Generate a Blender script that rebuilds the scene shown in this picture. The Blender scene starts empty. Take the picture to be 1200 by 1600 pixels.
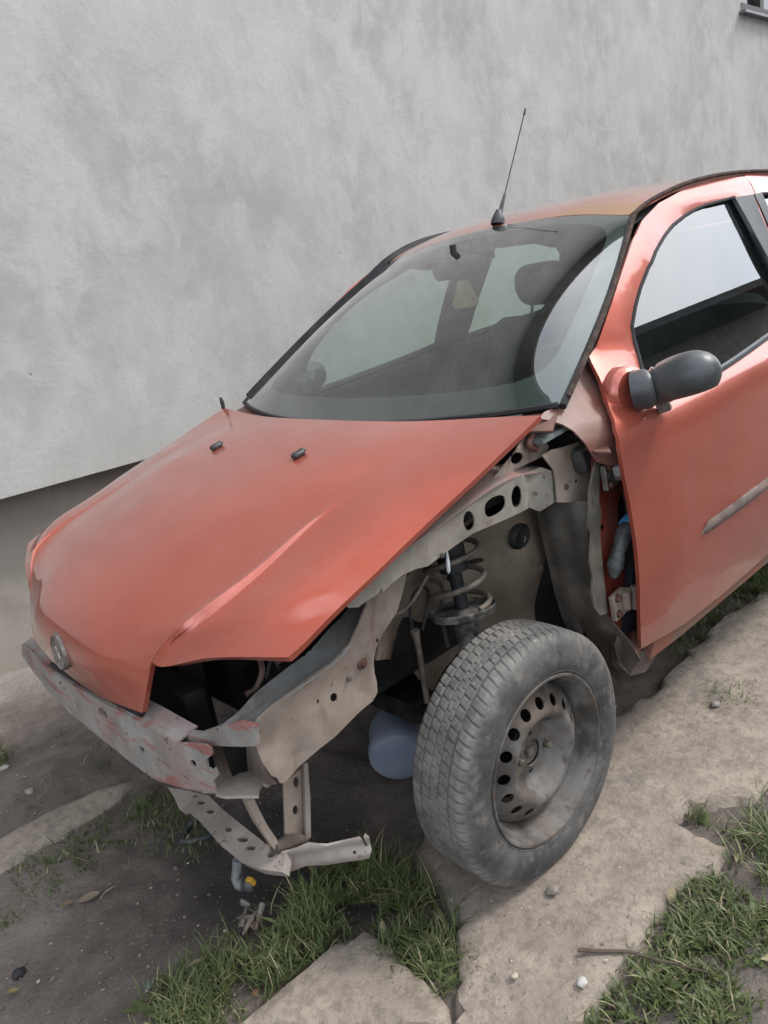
import bpy, math, random
import numpy as np
from mathutils import Vector, Matrix, noise, geometry
random.seed(7)
R = math.radians
scene = bpy.context.scene
col = scene.collection

# ------------------------------------------------------------------ camera
CAM_YAW, CAM_PITCH, CAM_ROLL = 4.017312, -0.286499, -0.157572
CAM_POS = Vector((1.09972, 1.66344, 1.31680))
FPX = 1159.14
fw = Vector((math.cos(CAM_YAW)*math.cos(CAM_PITCH), math.sin(CAM_YAW)*math.cos(CAM_PITCH), math.sin(CAM_PITCH)))
rt0 = fw.cross(Vector((0, 0, 1))).normalized(); up0 = rt0.cross(fw)
rt = rt0*math.cos(CAM_ROLL) + up0*math.sin(CAM_ROLL)
up = -rt0*math.sin(CAM_ROLL) + up0*math.cos(CAM_ROLL)
cd = bpy.data.cameras.new('camera'); cam = bpy.data.objects.new('camera', cd); col.objects.link(cam)
M = Matrix(((rt.x, up.x, -fw.x, CAM_POS.x), (rt.y, up.y, -fw.y, CAM_POS.y), (rt.z, up.z, -fw.z, CAM_POS.z), (0, 0, 0, 1)))
cam.matrix_world = M
cd.sensor_fit = 'VERTICAL'; cd.sensor_height = 32.0; cd.lens = FPX*32.0/1600.0
cd.clip_start = 0.02; cd.clip_end = 400
scene.camera = cam

# ------------------------------------------------------------------ world, sun, exposure
SUN_EL, SUN_AZ = R(50), R(150)          # azimuth measured from +x towards +y
w = bpy.data.worlds.new('World'); scene.world = w; w.use_nodes = True
nt = w.node_tree; nt.nodes.clear()
out = nt.nodes.new('ShaderNodeOutputWorld'); bg = nt.nodes.new('ShaderNodeBackground')
sky = nt.nodes.new('ShaderNodeTexSky'); sky.sky_type = 'NISHITA'; sky.sun_disc = False
sky.sun_elevation = SUN_EL; sky.sun_rotation = R(90) - SUN_AZ
sky.dust_density = 2.0; sky.air_density = 1.0
hsv = nt.nodes.new('ShaderNodeHueSaturation'); hsv.inputs['Saturation'].default_value = 0.42
tc = nt.nodes.new('ShaderNodeTexCoord')
cn = nt.nodes.new('ShaderNodeTexNoise'); cn.inputs['Scale'].default_value = 2.2; cn.inputs['Detail'].default_value = 5
cr = nt.nodes.new('ShaderNodeValToRGB')
cr.color_ramp.elements[0].position = .38; cr.color_ramp.elements[0].color = (1.0, 1.06, 1.13, 1)
cr.color_ramp.elements[1].position = .66; cr.color_ramp.elements[1].color = (2.3, 2.25, 2.15, 1)
mx = nt.nodes.new('ShaderNodeMix'); mx.data_type = 'RGBA'; mx.blend_type = 'MULTIPLY'; mx.inputs[0].default_value = 1
nt.links.new(sky.outputs[0], hsv.inputs['Color'])
nt.links.new(tc.outputs['Generated'], cn.inputs['Vector']); nt.links.new(cn.outputs[0], cr.inputs[0])
veil = nt.nodes.new('ShaderNodeMix'); veil.data_type = 'RGBA'; veil.inputs[0].default_value = .62; veil.inputs[7].default_value = (5.0, 5.25, 5.6, 1)
nt.links.new(hsv.outputs[0], veil.inputs[6]); nt.links.new(veil.outputs[2], mx.inputs[6]); nt.links.new(cr.outputs[0], mx.inputs[7])
nt.links.new(mx.outputs[2], bg.inputs[0]); bg.inputs[1].default_value = 0.15
nt.links.new(bg.outputs[0], out.inputs[0])
sl = bpy.data.lights.new('sun', 'SUN'); sl.energy = 1.5; sl.angle = R(11); sl.color = (1, .96, .90)
so = bpy.data.objects.new('sun', sl); col.objects.link(so)
sd = Vector((math.cos(SUN_EL)*math.cos(SUN_AZ), math.cos(SUN_EL)*math.sin(SUN_AZ), math.sin(SUN_EL)))
so.rotation_euler = sd.to_track_quat('Z', 'Y').to_euler(); so.location = (-6, 6, 9)
scene.view_settings.view_transform = 'Standard'; scene.view_settings.look = 'None'
scene.view_settings.gamma = 1; scene.view_settings.use_curve_mapping = False
scene.view_settings.exposure = 1.0
scene.cycles.max_bounces = 10; scene.cycles.transparent_max_bounces = 16

# ------------------------------------------------------------------ picture -> place helpers
def ray(px, py):
    return CAM_POS, (fw + rt*((px-600)/FPX) - up*((py-800)/FPX))
def P(px, py, **k):
    o, d = ray(px, py); a, v = next(iter(k.items())); i = 'xyz'.index(a)
    return o + d*((v-o[i])/d[i])
def hit(px, py, g, t0=.3, t1=8.):
    """first point of the sight line where g changes sign"""
    o, d = ray(px, py); n = 400; f0 = g(o+d*t0)
    for i in range(1, n+1):
        t = t0+(t1-t0)*i/n; f1 = g(o+d*t)
        if f0*f1 <= 0:
            a, b = t0+(t1-t0)*(i-1)/n, t
            for _ in range(30):
                m = (a+b)/2
                if g(o+d*m)*f0 > 0: a = m
                else: b = m
            return o+d*a
        f0 = f1
    return o+d*2

# ------------------------------------------------------------------ mesh helpers
def link(o, parent=None):
    col.objects.link(o)
    if parent: o.parent = parent
    return o
def mesh(name, verts, faces, mat, parent=None, smooth=True, angle=35, **props):
    me = bpy.data.meshes.new(name)
    me.from_pydata([tuple(v) for v in verts], [], faces)
    me.update()
    if smooth:
        me.polygons.foreach_set('use_smooth', [True]*len(me.polygons))
        me.set_sharp_from_angle(angle=R(angle))
    if mat: me.materials.append(mat)
    o = bpy.data.objects.new(name, me); link(o, parent)
    for k, v in props.items(): o[k] = v
    return o
def empty(name, loc=(0, 0, 0), rz=0, parent=None, **props):
    o = bpy.data.objects.new(name, None); o.location = loc; o.rotation_euler = (0, 0, rz); link(o, parent)
    o.empty_display_size = .1
    for k, v in props.items(): o[k] = v
    return o
def cr_interp(pts, n):
    """centripetal Catmull-Rom through pts, n samples"""
    pts = [np.array(p, float) for p in pts]; m = len(pts)-1
    q = [2*pts[0]-pts[1]]+pts+[2*pts[-1]-pts[-2]]
    kn = [0.]
    for a, b in zip(q, q[1:]): kn.append(kn[-1]+max(1e-6, float(np.linalg.norm(b-a))**.5))
    res = []
    for k in range(n):
        s = k/(n-1)*m; i = min(int(s), m-1); f = s-i
        t0, t1, t2, t3 = kn[i:i+4]; a, b, c, d = q[i:i+4]; t = t1+(t2-t1)*f
        A1 = (a*(t1-t)+b*(t-t0))/(t1-t0); A2 = (b*(t2-t)+c*(t-t1))/(t2-t1); A3 = (c*(t3-t)+d*(t-t2))/(t3-t2)
        B1 = (A1*(t2-t)+A2*(t-t0))/(t2-t0); B2 = (A2*(t3-t)+A3*(t-t1))/(t3-t1)
        res.append((B1*(t2-t)+B2*(t-t1))/(t2-t1))
    return res
def grid_faces(nu, nv, off=0, closed=False):
    f = []
    for i in range(nu-1 if not closed else nu):
        for j in range(nv-1):
            a = off+i*nv+j; b = off+((i+1) % nu)*nv+j
            f.append((a, b, b+1, a+1))
    return f
def thicken(V, F, t, flip=False):
    """give a sheet a back face and a rim; t along minus the averaged vertex normal"""
    V = np.array([tuple(v) for v in V], float); N = np.zeros_like(V)
    for f in F:
        p = V[list(f)]
        nn = np.cross(p[1]-p[0], p[2]-p[0])
        if len(f) == 4: nn = nn+np.cross(p[2]-p[0], p[3]-p[0])
        for i in f: N[i] += nn
    N /= np.maximum(np.linalg.norm(N, axis=1), 1e-12)[:, None]
    if flip: F = [tuple(reversed(f)) for f in F]; N = -N
    n = len(V); B = V-N*t
    cnt = {}
    for f in F:
        for a, b in zip(f, f[1:]+f[:1]): cnt[(a, b)] = cnt.get((a, b), 0)+1
    rim = [(a, b) for (a, b) in cnt if (b, a) not in cnt]
    VV = [*V, *B]; FF = [tuple(f) for f in F]+[tuple(n+i for i in reversed(f)) for f in F]
    for a, b in rim:
        FF.append((b, a, n+a, n+b))
    return VV, FF
def orient(V, F, ref):
    """make the sheet face the direction ref"""
    s = Vector((0, 0, 0))
    for f in F[:400]:
        a, b, c = (Vector(V[i]) for i in f[:3]); s += (b-a).cross(c-a)
    return [tuple(reversed(f)) for f in F] if s.dot(Vector(ref)) < 0 else F
def inpoly(x, y, poly):
    c = False; j = len(poly)-1
    for i in range(len(poly)):
        xi, yi = poly[i][0], poly[i][1]; xj, yj = poly[j][0], poly[j][1]
        if (yi > y) != (yj > y) and x < (xj-xi)*(y-yi)/(yj-yi)+xi: c = not c
        j = i
    return c
def pdist(x, y, poly):
    P_ = np.asarray(poly, float); A = P_[:, :2]; B = np.roll(A, -1, 0); d = B-A; q = np.array([x, y])
    t = np.clip(((q-A)*d).sum(1)/np.maximum((d*d).sum(1), 1e-12), 0, 1)
    return float(np.sqrt((((A+d*t[:, None])-q)**2).sum(1)).min())
def resample(poly, step):
    r = []
    for a, b in zip(poly, list(poly[1:])+[poly[0]]):
        a = np.array(a[:2], float); b = np.array(b[:2], float); n = max(1, int(round(np.linalg.norm(b-a)/step)))
        r += [tuple(a+(b-a)*i/n) for i in range(n)]
    return r
def smooth_poly(poly, it=1):
    for _ in range(it):
        q = []
        for a, b in zip(poly, list(poly[1:])+[poly[0]]):
            q += [(a[0]*.75+b[0]*.25, a[1]*.75+b[1]*.25), (a[0]*.25+b[0]*.75, a[1]*.25+b[1]*.75)]
        poly = q
    return poly
def tri_poly(outer, holes=(), step=.03, bstep=None):
    bstep = bstep or step
    outer = resample(outer, bstep); holes = [resample(h, bstep) for h in holes]
    V = []; E_ = []
    for lp in [outer]+holes:
        s = len(V); V += [Vector(p) for p in lp]; E_ += [(s+i, s+(i+1) % len(lp)) for i in range(len(lp))]
    xs = [p[0] for p in outer]; ys = [p[1] for p in outer]
    k = 0; y = min(ys)+step*.5
    while y < max(ys):
        x = min(xs)+step*(.5 if k % 2 else .25)
        while x < max(xs):
            if inpoly(x, y, outer) and not any(inpoly(x, y, h) for h in holes):
                if pdist(x, y, outer) > bstep*.45 and all(pdist(x, y, h) > bstep*.45 for h in holes): V.append(Vector((x, y)))
            x += step
        y += step*.87; k += 1
    v, e, f, *_ = geometry.delaunay_2d_cdt(V, E_, [], 0, 1e-6)
    ff = []
    for t in f:
        cx = sum(v[i].x for i in t)/len(t); cy = sum(v[i].y for i in t)/len(t)
        if inpoly(cx, cy, outer) and not any(inpoly(cx, cy, h) for h in holes): ff.append(tuple(t))
    return [tuple(p) for p in v], ff
def sheet(name, outer, holes, fmap, mat, parent, t=.004, step=.03, bstep=None, ref=(0, 1, 0), angle=40, inner=None, **props):
    v, f = tri_poly(outer, holes, step, bstep)
    V = [Vector(fmap(*p)) for p in v]
    f = orient(V, f, ref)
    VV, FF = thicken(V, f, t)
    o = mesh(name, VV, FF, mat, parent, angle=angle, **props)
    if inner:
        o.data.materials.append(inner); 
        edge = [1 if all(pdist(v[i][0], v[i][1], h) < .004 for i in fc[:2]) else 0 for fc in FF[2*len(f):] for h in holes[:1]] if holes else [0]*(len(FF)-2*len(f))
        o.data.polygons.foreach_set('material_index', [0]*len(f)+[1]*len(f)+edge)
    return o
def pix_sheet(name, outer, holes, g, mat, parent, t=.004, step=.012, ref=(.4, .8, .3), dent=0, dsc=12, angle=50, **props):
    """a sheet metal piece lying on the surface g(p)=0, outlined by sight lines"""
    v, f = tri_poly(outer, holes, step*330, step*330)
    V = []
    for px, py in v:
        p = hit(px, py, g)
        if dent:
            o, d = ray(px, py)
            p = p + d.normalized()*dent*noise.noise(p*dsc)
        V.append(p)
    f = orient(V, f, ref)
    VV, FF = thicken(V, f, t)
    return mesh(name, VV, FF, mat, parent, angle=angle, **props)
def loft(name, A, B, mat, parent, n=24, m=6, t=.004, ref=(0, 0, 1), bulge=None, **props):
    a = cr_interp(A, n); b = cr_interp(B, n); V = []
    for i in range(n):
        for j in range(m):
            s = j/(m-1); p = a[i]*(1-s)+b[i]*s
            if bulge is not None: p = p+np.array(bulge)*4*s*(1-s)
            V.append(p)
    F = orient(V, grid_faces(n, m), ref); VV, FF = thicken(V, F, t)
    return mesh(name, VV, FF, mat, parent, **props)
def patch(rows, nu, nv):
    """rows: list of control rows (each a list of points); Catmull-Rom both ways"""
    cols = [cr_interp(r, nv) for r in rows]
    G = [cr_interp([c[j] for c in cols], nu) for j in range(nv)]
    V = [G[j][i] for i in range(nu) for j in range(nv)]
    return V, grid_faces(nu, nv)
def tube_geo(path, r, n=8, off=0, caps=True):
    path = [Vector(p) for p in path]; V = []; F = []
    rs = r if isinstance(r, (list, tuple)) else [r]*len(path)
    prev = None
    for i, p in enumerate(path):
        d = (path[min(i+1, len(path)-1)]-path[max(i-1, 0)]).normalized()
        if prev is None: a = d.orthogonal().normalized()
        else: a = (prev-d*prev.dot(d)).normalized()
        prev = a; b = d.cross(a)
        for k in range(n):
            t = 2*math.pi*k/n; V.append(p+(a*math.cos(t)+b*math.sin(t))*rs[i])
    m = len(path)
    for i in range(m-1):
        for k in range(n):
            F.append((off+i*n+k, off+i*n+(k+1) % n, off+(i+1)*n+(k+1) % n, off+(i+1)*n+k))
    if caps:
        F.append(tuple(off+k for k in reversed(range(n)))); F.append(tuple(off+(m-1)*n+k for k in range(n)))
    return V, F
def tube(name, path, r, mat, parent=None, n=8, smooth_n=0, **props):
    if smooth_n: path = cr_interp(path, smooth_n)
    V, F = tube_geo(path, r, n); return mesh(name, V, F, mat, parent, angle=50, **props)
class MB:
    def __init__(s): s.V = []; s.F = []
    def add(s, V, F):
        o = len(s.V); s.V += [Vector(v) for v in V]; s.F += [tuple(i+o for i in f) for f in F]; return s
    def tube(s, path, r, n=8): return s.add(*tube_geo(path, r, n))
    def box(s, c, size, rot=None, bev=.15):
        """box with chamfered edges"""
        hx, hy, hz = (x/2 for x in size); b = min(hx, hy, hz)*bev*2
        V = []; ring = [(hx-b, hy), (-hx+b, hy), (-hx, hy-b), (-hx, -hy+b), (-hx+b, -hy), (hx-b, -hy), (hx, -hy+b), (hx, hy-b)]
        for z, k in ((-hz, 1), (-hz+b, 0), (hz-b, 0), (hz, 1)):
            for x, y in ring:
                if k: x, y = x-math.copysign(b, x)*.8, y-math.copysign(b, y)*.8
                V.append(Vector((x, y, z)))
        F = [tuple(reversed(range(8))), tuple(range(24, 32))]
        for i in range(3):
            for k in range(8): F.append((i*8+k, i*8+(k+1) % 8, (i+1)*8+(k+1) % 8, (i+1)*8+k))
        if rot is not None: V = [rot @ v for v in V]
        return s.add([v+Vector(c) for v in V], F)
    def lathe(s, prof, c, axis, n=24, ref=None, closed=False):
        axis = Vector(axis).normalized(); a = (Vector(ref) if ref else axis.orthogonal()).normalized(); b = axis.cross(a); c = Vector(c)
        V = [c+axis*h+(a*math.cos(2*math.pi*i/n)+b*math.sin(2*math.pi*i/n))*r for i in range(n) for r, h in prof]
        m = len(prof); F = []
        for i in range(n):
            for j in range(m-1 if not closed else m):
                F.append((i*m+j, i*m+(j+1) % m, ((i+1) % n)*m+(j+1) % m, ((i+1) % n)*m+j))
        return s.add(V, F)
    def build(s, name, mat, parent=None, angle=35, **props): return mesh(name, s.V, s.F, mat, parent, angle=angle, **props)
def rotm(x=0, y=0, z=0):
    return Matrix.Rotation(z, 3, 'Z') @ Matrix.Rotation(y, 3, 'Y') @ Matrix.Rotation(x, 3, 'X')

# ------------------------------------------------------------------ material helpers
ALB = .58      # every surface is a little darker than its first estimate
class NT:
    nogain = False
    def __init__(s, name):
        s.m = bpy.data.materials.new(name); s.m.use_nodes = True; s.t = s.m.node_tree
        s.b = s.t.nodes['Principled BSDF']; s.o = s.t.nodes['Material Output']
        s.tc = s.t.nodes.new('ShaderNodeTexCoord'); s.co = s.tc.outputs['Object']
    def n(s, k): return s.t.nodes.new(k)
    def l(s, a, b): s.t.links.new(a, b)
    def mapping(s, scale=(1, 1, 1), rot=(0, 0, 0), loc=(0, 0, 0), src=None):
        m = s.n('ShaderNodeMapping'); m.inputs['Scale'].default_value = scale; m.inputs['Rotation'].default_value = rot; m.inputs['Location'].default_value = loc
        s.l(src or s.co, m.inputs['Vector']); return m.outputs[0]
    def noise(s, sc, det=4, rough=.55, dist=0, vec=None):
        n = s.n('ShaderNodeTexNoise'); n.inputs['Scale'].default_value = sc; n.inputs['Detail'].default_value = det
        n.inputs['Roughness'].default_value = rough; n.inputs['Distortion'].default_value = dist
        s.l(vec or s.co, n.inputs['Vector']); return n.outputs[0]
    def voro(s, sc, vec=None, feat='F1'):
        n = s.n('ShaderNodeTexVoronoi'); n.inputs['Scale'].default_value = sc; n.feature = feat
        s.l(vec or s.co, n.inputs['Vector']); return n.outputs[0]
    def ramp(s, src, lo, hi, a=0., b=1.):
        m = s.n('ShaderNodeMapRange'); m.interpolation_type = 'SMOOTHSTEP'
        for i, v in enumerate((lo, hi, a, b)): m.inputs[i+1].default_value = v
        s.l(src, m.inputs[0]); return m.outputs[0]
    def mix(s, fac, a, b, mode='MIX'):
        m = s.n('ShaderNodeMix'); m.data_type = 'RGBA'; m.blend_type = mode
        if hasattr(fac, 'links'): s.l(fac, m.inputs[0])
        else: m.inputs[0].default_value = fac
        for i, v in ((6, a), (7, b)):
            if hasattr(v, 'links'): s.l(v, m.inputs[i])
            else: m.inputs[i].default_value = (*v, 1)
        return m.outputs[2]
    def math(s, op, a, b=0.):
        m = s.n('ShaderNodeMath'); m.operation = op
        for i, v in enumerate((a, b)):
            if hasattr(v, 'links'): s.l(v, m.inputs[i])
            else: m.inputs[i].default_value = v
        return m.outputs[0]
    def set(s, k, v):
        if k == 'Base Color' and not s.nogain: v = s.mix(1., v, (ALB, ALB, ALB), 'MULTIPLY')
        if hasattr(v, 'links'): s.l(v, s.b.inputs[k])
        else: s.b.inputs[k].default_value = (*v, 1) if isinstance(v, tuple) and len(v) == 3 else v
    def bump(s, h, st=.3, dist=.01, normal=None):
        b = s.n('ShaderNodeBump'); b.inputs['Strength'].default_value = st; b.inputs['Distance'].default_value = dist
        s.l(h, b.inputs['Height'])
        if normal: s.l(normal, b.inputs['Normal'])
        s.l(b.outputs[0], s.b.inputs['Normal']); return b.outputs[0]
    def xyz(s):
        x = s.n('ShaderNodeSeparateXYZ'); s.l(s.co, x.inputs[0]); return x.outputs
def simple(name, c1, c2=None, sc=20, rough=.6, metal=0., bump=.15, bsc=60, coat=0., lo=.4, hi=.62, dust=None, dsc=6, dlo=.45, dhi=.7):
    k = NT(name); c = k.mix(k.ramp(k.noise(sc, 6, .6), lo, hi), c1, c2 or c1)
    if dust: c = k.mix(k.ramp(k.noise(dsc, 6, .65), dlo, dhi), c, dust)
    k.set('Base Color', c); k.set('Roughness', rough); k.set('Metallic', metal); k.set('Coat Weight', coat)
    if rough > .58: k.set('Specular IOR Level', .22)
    if bump: k.bump(k.noise(bsc, 5, .6), bump, .004)
    return k.m

def paint_mat(name, dusty=.25, low_dirt=False, peel=False, inside=False):
    k = NT(name); x, y, z = k.xyz()
    base = k.mix(k.ramp(k.noise(3.5, 3), .3, .7), (.54, .094, .054), (.62, .118, .068))
    fl = k.noise(900, 1)                                              # metallic flake
    base = k.mix(k.ramp(fl, .55, .8), base, (.78, .24, .14))
    # faded, dusty bloom
    d = k.ramp(k.noise(2.6, 9, .7, .5), .42, .78, .03, dusty*.6)
    base = k.mix(d, base, (.62, .44, .40))
    fine = k.ramp(k.noise(160, 3), .55, .8, 0, .16); base = k.mix(fine, base, (.52, .42, .38))
    scr = k.ramp(k.noise(30, 3, .5, 0, k.mapping((1, 14, 3), (0, 0, R(28)))), .70, .74, 0, .22); base = k.mix(scr, base, (.66, .36, .30))
    chips = k.ramp(k.voro(9), .0, .028, .75, 0.); base = k.mix(chips, base, (.62, .56, .52))
    met = .50
    if peel:
        # clear coat peeled back to primer along the front of the roof, near side
        pm = k.math('ADD', k.math('MULTIPLY', k.noise(26, 8, .66), 1.05), k.ramp(k.math('ADD', x, k.math('MULTIPLY', y, -.06)), -1.10, -.95, 0, .22))
        pm = k.math('ADD', pm, k.ramp(y, .12, .42, -.16, .06))
        pmask = k.ramp(pm, .635, .66)
        base = k.mix(pmask, base, (.62, .33, .16))
        sil = k.ramp(k.noise(1.8, 6, .6), .40, .66, .35, .70); base = k.mix(k.math('MULTIPLY', sil, k.math('SUBTRACT', 1., pmask)), base, (.74, .50, .455))
    if low_dirt:
        up_ = k.math('ADD', z, k.math('MULTIPLY', k.noise(5, 6, .65), .30))
        base = k.mix(k.ramp(up_, .46, .66, .55, 0.), base, (.27, .20, .155))
        st = k.ramp(k.noise(7, 5, .6, 0, k.mapping((2.2, 1, .45))), .54, .74, 0, .16); base = k.mix(st, base, (.44, .30, .26))
    k.set('Base Color', base); k.set('Metallic', met)
    k.set('Roughness', k.ramp(k.noise(4, 5), .3, .7, .28, .40))
    k.set('Coat Weight', 1.); k.set('Coat Roughness', k.ramp(k.noise(6, 8, .68), .40, .75, .05, .20))
    k.bump(k.noise(2.6, 2), .05, .03)
    return k.m

def beam_mat(name, red=True, dirt=.5, tone=(.40, .375, .34)):
    """light primer-grey sheet metal with scraped red paint and mud"""
    k = NT(name); c = k.mix(k.ramp(k.noise(9, 6, .6), .38, .66), tone, tuple(v*.72 for v in tone))
    if red:
        r = k.ramp(k.noise(11, 7, .68, .3, k.mapping((1, .55, 2.4), (0, 0, R(20)))), .52, .60, 0, .9)
        c = k.mix(r, c, k.mix(k.noise(40, 4), (.36, .075, .07), (.46, .20, .18)))
        p = k.ramp(k.noise(6, 3, .5), .5, .64, 0, .55); c = k.mix(p, c, (.42, .28, .27))
    d = k.ramp(k.noise(5, 8, .68), .42, .68, 0, dirt); c = k.mix(d, c, (.19, .135, .10))
    dr = k.ramp(k.noise(14, 6, .62, .3, k.mapping((1.6, 1.6, .35))), .54, .70, 0, dirt*.9); c = k.mix(dr, c, (.21, .14, .095))
    s = k.ramp(k.noise(45, 4), .63, .72, 0, .8); c = k.mix(s, c, (.13, .07, .045))
    k.set('Base Color', c); k.set('Roughness', .7); k.set('Specular IOR Level', .3)
    k.bump(k.noise(22, 6, .6), .35, .006)
    return k.m

def glass_mat(name, tint, dust=.05, rough=.0):
    m = bpy.data.materials.new(name); m.use_nodes = True; t = m.node_tree; t.nodes.clear()
    o = t.nodes.new('ShaderNodeOutputMaterial'); tr = t.nodes.new('ShaderNodeBsdfTransparent'); tr.inputs[0].default_value = (*tint, 1)
    gl = t.nodes.new('ShaderNodeBsdfGlossy'); gl.inputs['Roughness'].default_value = rough; gl.inputs[0].default_value = (1, 1, 1, 1)
    fr = t.nodes.new('ShaderNodeFresnel'); fr.inputs[0].default_value = 1.52
    ge = t.nodes.new('ShaderNodeNewGeometry'); io = t.nodes.new('ShaderNodeMapRange')      # a pane has the same two faces from either side
    io.inputs[3].default_value = 1.52; io.inputs[4].default_value = 1/1.52
    t.links.new(ge.outputs['Backfacing'], io.inputs[0]); t.links.new(io.outputs[0], fr.inputs[0])
    fm = t.nodes.new('ShaderNodeMath'); fm.operation = 'MULTIPLY'; fm.inputs[1].default_value = 2.0; fm.use_clamp = True
    df = t.nodes.new('ShaderNodeBsdfDiffuse'); df.inputs[0].default_value = (.42, .42, .40, 1)
    tc_ = t.nodes.new('ShaderNodeTexCoord'); n = t.nodes.new('ShaderNodeTexNoise'); n.inputs['Scale'].default_value = 3.5; n.inputs['Detail'].default_value = 9; n.inputs['Roughness'].default_value = .68
    mr = t.nodes.new('ShaderNodeMapRange'); mr.inputs[1].default_value = .40; mr.inputs[2].default_value = .75; mr.inputs[3].default_value = dust*.4; mr.inputs[4].default_value = dust*2.2
    m1 = t.nodes.new('ShaderNodeMixShader'); m2 = t.nodes.new('ShaderNodeMixShader')
    t.links.new(tc_.outputs['Object'], n.inputs['Vector']); t.links.new(n.outputs[0], mr.inputs[0])
    t.links.new(mr.outputs[0], m1.inputs[0]); t.links.new(tr.outputs[0], m1.inputs[1]); t.links.new(df.outputs[0], m1.inputs[2])
    t.links.new(fr.outputs[0], fm.inputs[0]); t.links.new(fm.outputs[0], m2.inputs[0]); t.links.new(m1.outputs[0], m2.inputs[1]); t.links.new(gl.outputs[0], m2.inputs[2])
    t.links.new(m2.outputs[0], o.inputs[0]); return m

def wall_mat():
    k = NT('trowelled_render')
    v1 = k.mapping((1, 1, .85))
    a = k.noise(1.15, 9, .62, .35, v1); b = k.noise(5.5, 8, .64, .3, k.mapping((1, 1, .7), loc=(3, 1, 2))); g = k.noise(48, 6, .7)
    c = k.mix(k.ramp(a, .36, .62), (.455, .443, .422), (.575, .566, .545))
    c = k.mix(k.ramp(b, .40, .64, 0, .55), c, (.67, .663, .652))
    c = k.mix(k.ramp(k.noise(3.1, 8, .62, .4, k.mapping(loc=(7, 2, 9))), .50, .68, 0, .45), c, (.52, .508, .487))
    c = k.mix(k.ramp(k.noise(.9, 4, .5, 0, k.mapping(loc=(1, 6, 4))), .5, .68, 0, .30), c, (.60, .578, .552))
    run = k.ramp(k.noise(7, 8, .66, .5, k.mapping((1, 1, .8), loc=(4, 4, 4))), .55, .72, 0, .4); c = k.mix(run, c, (.68, .67, .66))
    x, y, z = k.xyz()
    lo = k.ramp(k.math('ADD', z, k.math('MULTIPLY', k.noise(2.5, 6, .65), .8)), 1.0, 1.75, .45, 0); c = k.mix(lo, c, (.62, .59, .54))
    c = k.mix(k.ramp(g, .30, .52, .30, 0), c, (.42, .41, .40)); c = k.mix(k.ramp(g, .60, .75, 0, .25), c, (.74, .73, .725))
    pit = k.math('MULTIPLY', k.ramp(k.voro(9, k.mapping((1, 1, .6))), .0, .055, .85, 0), k.ramp(k.noise(5, 3, .5, 0, k.mapping(loc=(2, 2, 2))), .50, .56)); c = k.mix(pit, c, (.30, .285, .27))
    k.set('Base Color', c); k.set('Roughness', .95)
    h = k.math('ADD', k.math('ADD', k.math('MULTIPLY', a, .6), k.math('MULTIPLY', b, .5)), k.math('MULTIPLY', g, .16))
    k.bump(k.math('SUBTRACT', h, k.math('MULTIPLY', pit, .4)), .6, .018)
    return k.m

def soil_mat():
    k = NT('trodden_soil')
    a = k.noise(3.2, 9, .68, .4); b = k.noise(14, 7, .68)
    c = k.mix(k.ramp(a, .35, .66), (.17, .137, .118), (.32, .262, .225))
    c = k.mix(k.ramp(b, .35, .68), k.mix(.5, c, (.11, .092, .083)), c)
    c = k.mix(k.ramp(k.noise(1.5, 4), .5, .72, 0, .6), c, (.36, .30, .25))
    c = k.mix(k.ramp(k.noise(60, 4), .62, .74, 0, .8), c, (.42, .36, .31))
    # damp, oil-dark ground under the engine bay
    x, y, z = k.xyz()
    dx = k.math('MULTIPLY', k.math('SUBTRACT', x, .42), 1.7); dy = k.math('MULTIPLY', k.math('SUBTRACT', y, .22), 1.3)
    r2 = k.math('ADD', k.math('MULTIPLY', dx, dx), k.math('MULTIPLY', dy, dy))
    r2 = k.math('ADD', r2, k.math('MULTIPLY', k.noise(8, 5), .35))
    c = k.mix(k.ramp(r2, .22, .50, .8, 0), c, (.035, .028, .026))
    # paler, dusty hard-standing beside the house
    ap = k.ramp(k.math('ADD', y, k.math('MULTIPLY', k.noise(3, 7, .65), .8)), -1.25, -.85, 1, 0)
    c = k.mix(k.math('MULTIPLY', ap, .75), c, (.50, .455, .405))
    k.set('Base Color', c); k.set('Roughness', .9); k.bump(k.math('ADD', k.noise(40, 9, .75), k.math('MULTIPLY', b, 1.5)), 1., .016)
    return k.m

def concrete_mat(name, tone=(.52, .435, .355), dark=(.37, .305, .25), chips=True):
    k = NT(name); c = k.mix(k.ramp(k.noise(2.6, 9, .66, .5), .36, .64), dark, tone)
    c = k.mix(k.ramp(k.noise(9, 8, .68), .48, .66, 0, .6), c, tuple(v*1.12 for v in tone))
    c = k.mix(k.ramp(k.noise(32, 8, .72), .36, .56, .55, 0), c, tuple(v*.52 for v in dark))
    c = k.mix(k.ramp(k.noise(5, 8, .66, .6), .54, .66, 0, .6), c, (.25, .225, .205))
    c = k.mix(k.ramp(k.noise(120, 4, .6), .58, .72, 0, .5), c, (.50, .46, .41))
    if chips:
        c = k.mix(k.math('MULTIPLY', k.ramp(k.voro(60), .0, .16, 1, 0), k.ramp(k.noise(13, 3), .54, .60)), c, (.62, .58, .53))
        c = k.mix(k.math('MULTIPLY', k.ramp(k.voro(44, k.mapping(loc=(3, 5, 1))), .0, .14, 1, 0), k.ramp(k.noise(8, 3), .52, .58)), c, (.09, .075, .07))
    k.set('Base Color', c); k.set('Roughness', .92); k.bump(k.math('ADD', k.noise(44, 9, .76), k.math('MULTIPLY', k.noise(9, 7, .65), 1.2)), .9, .012)
    return k.m

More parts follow.
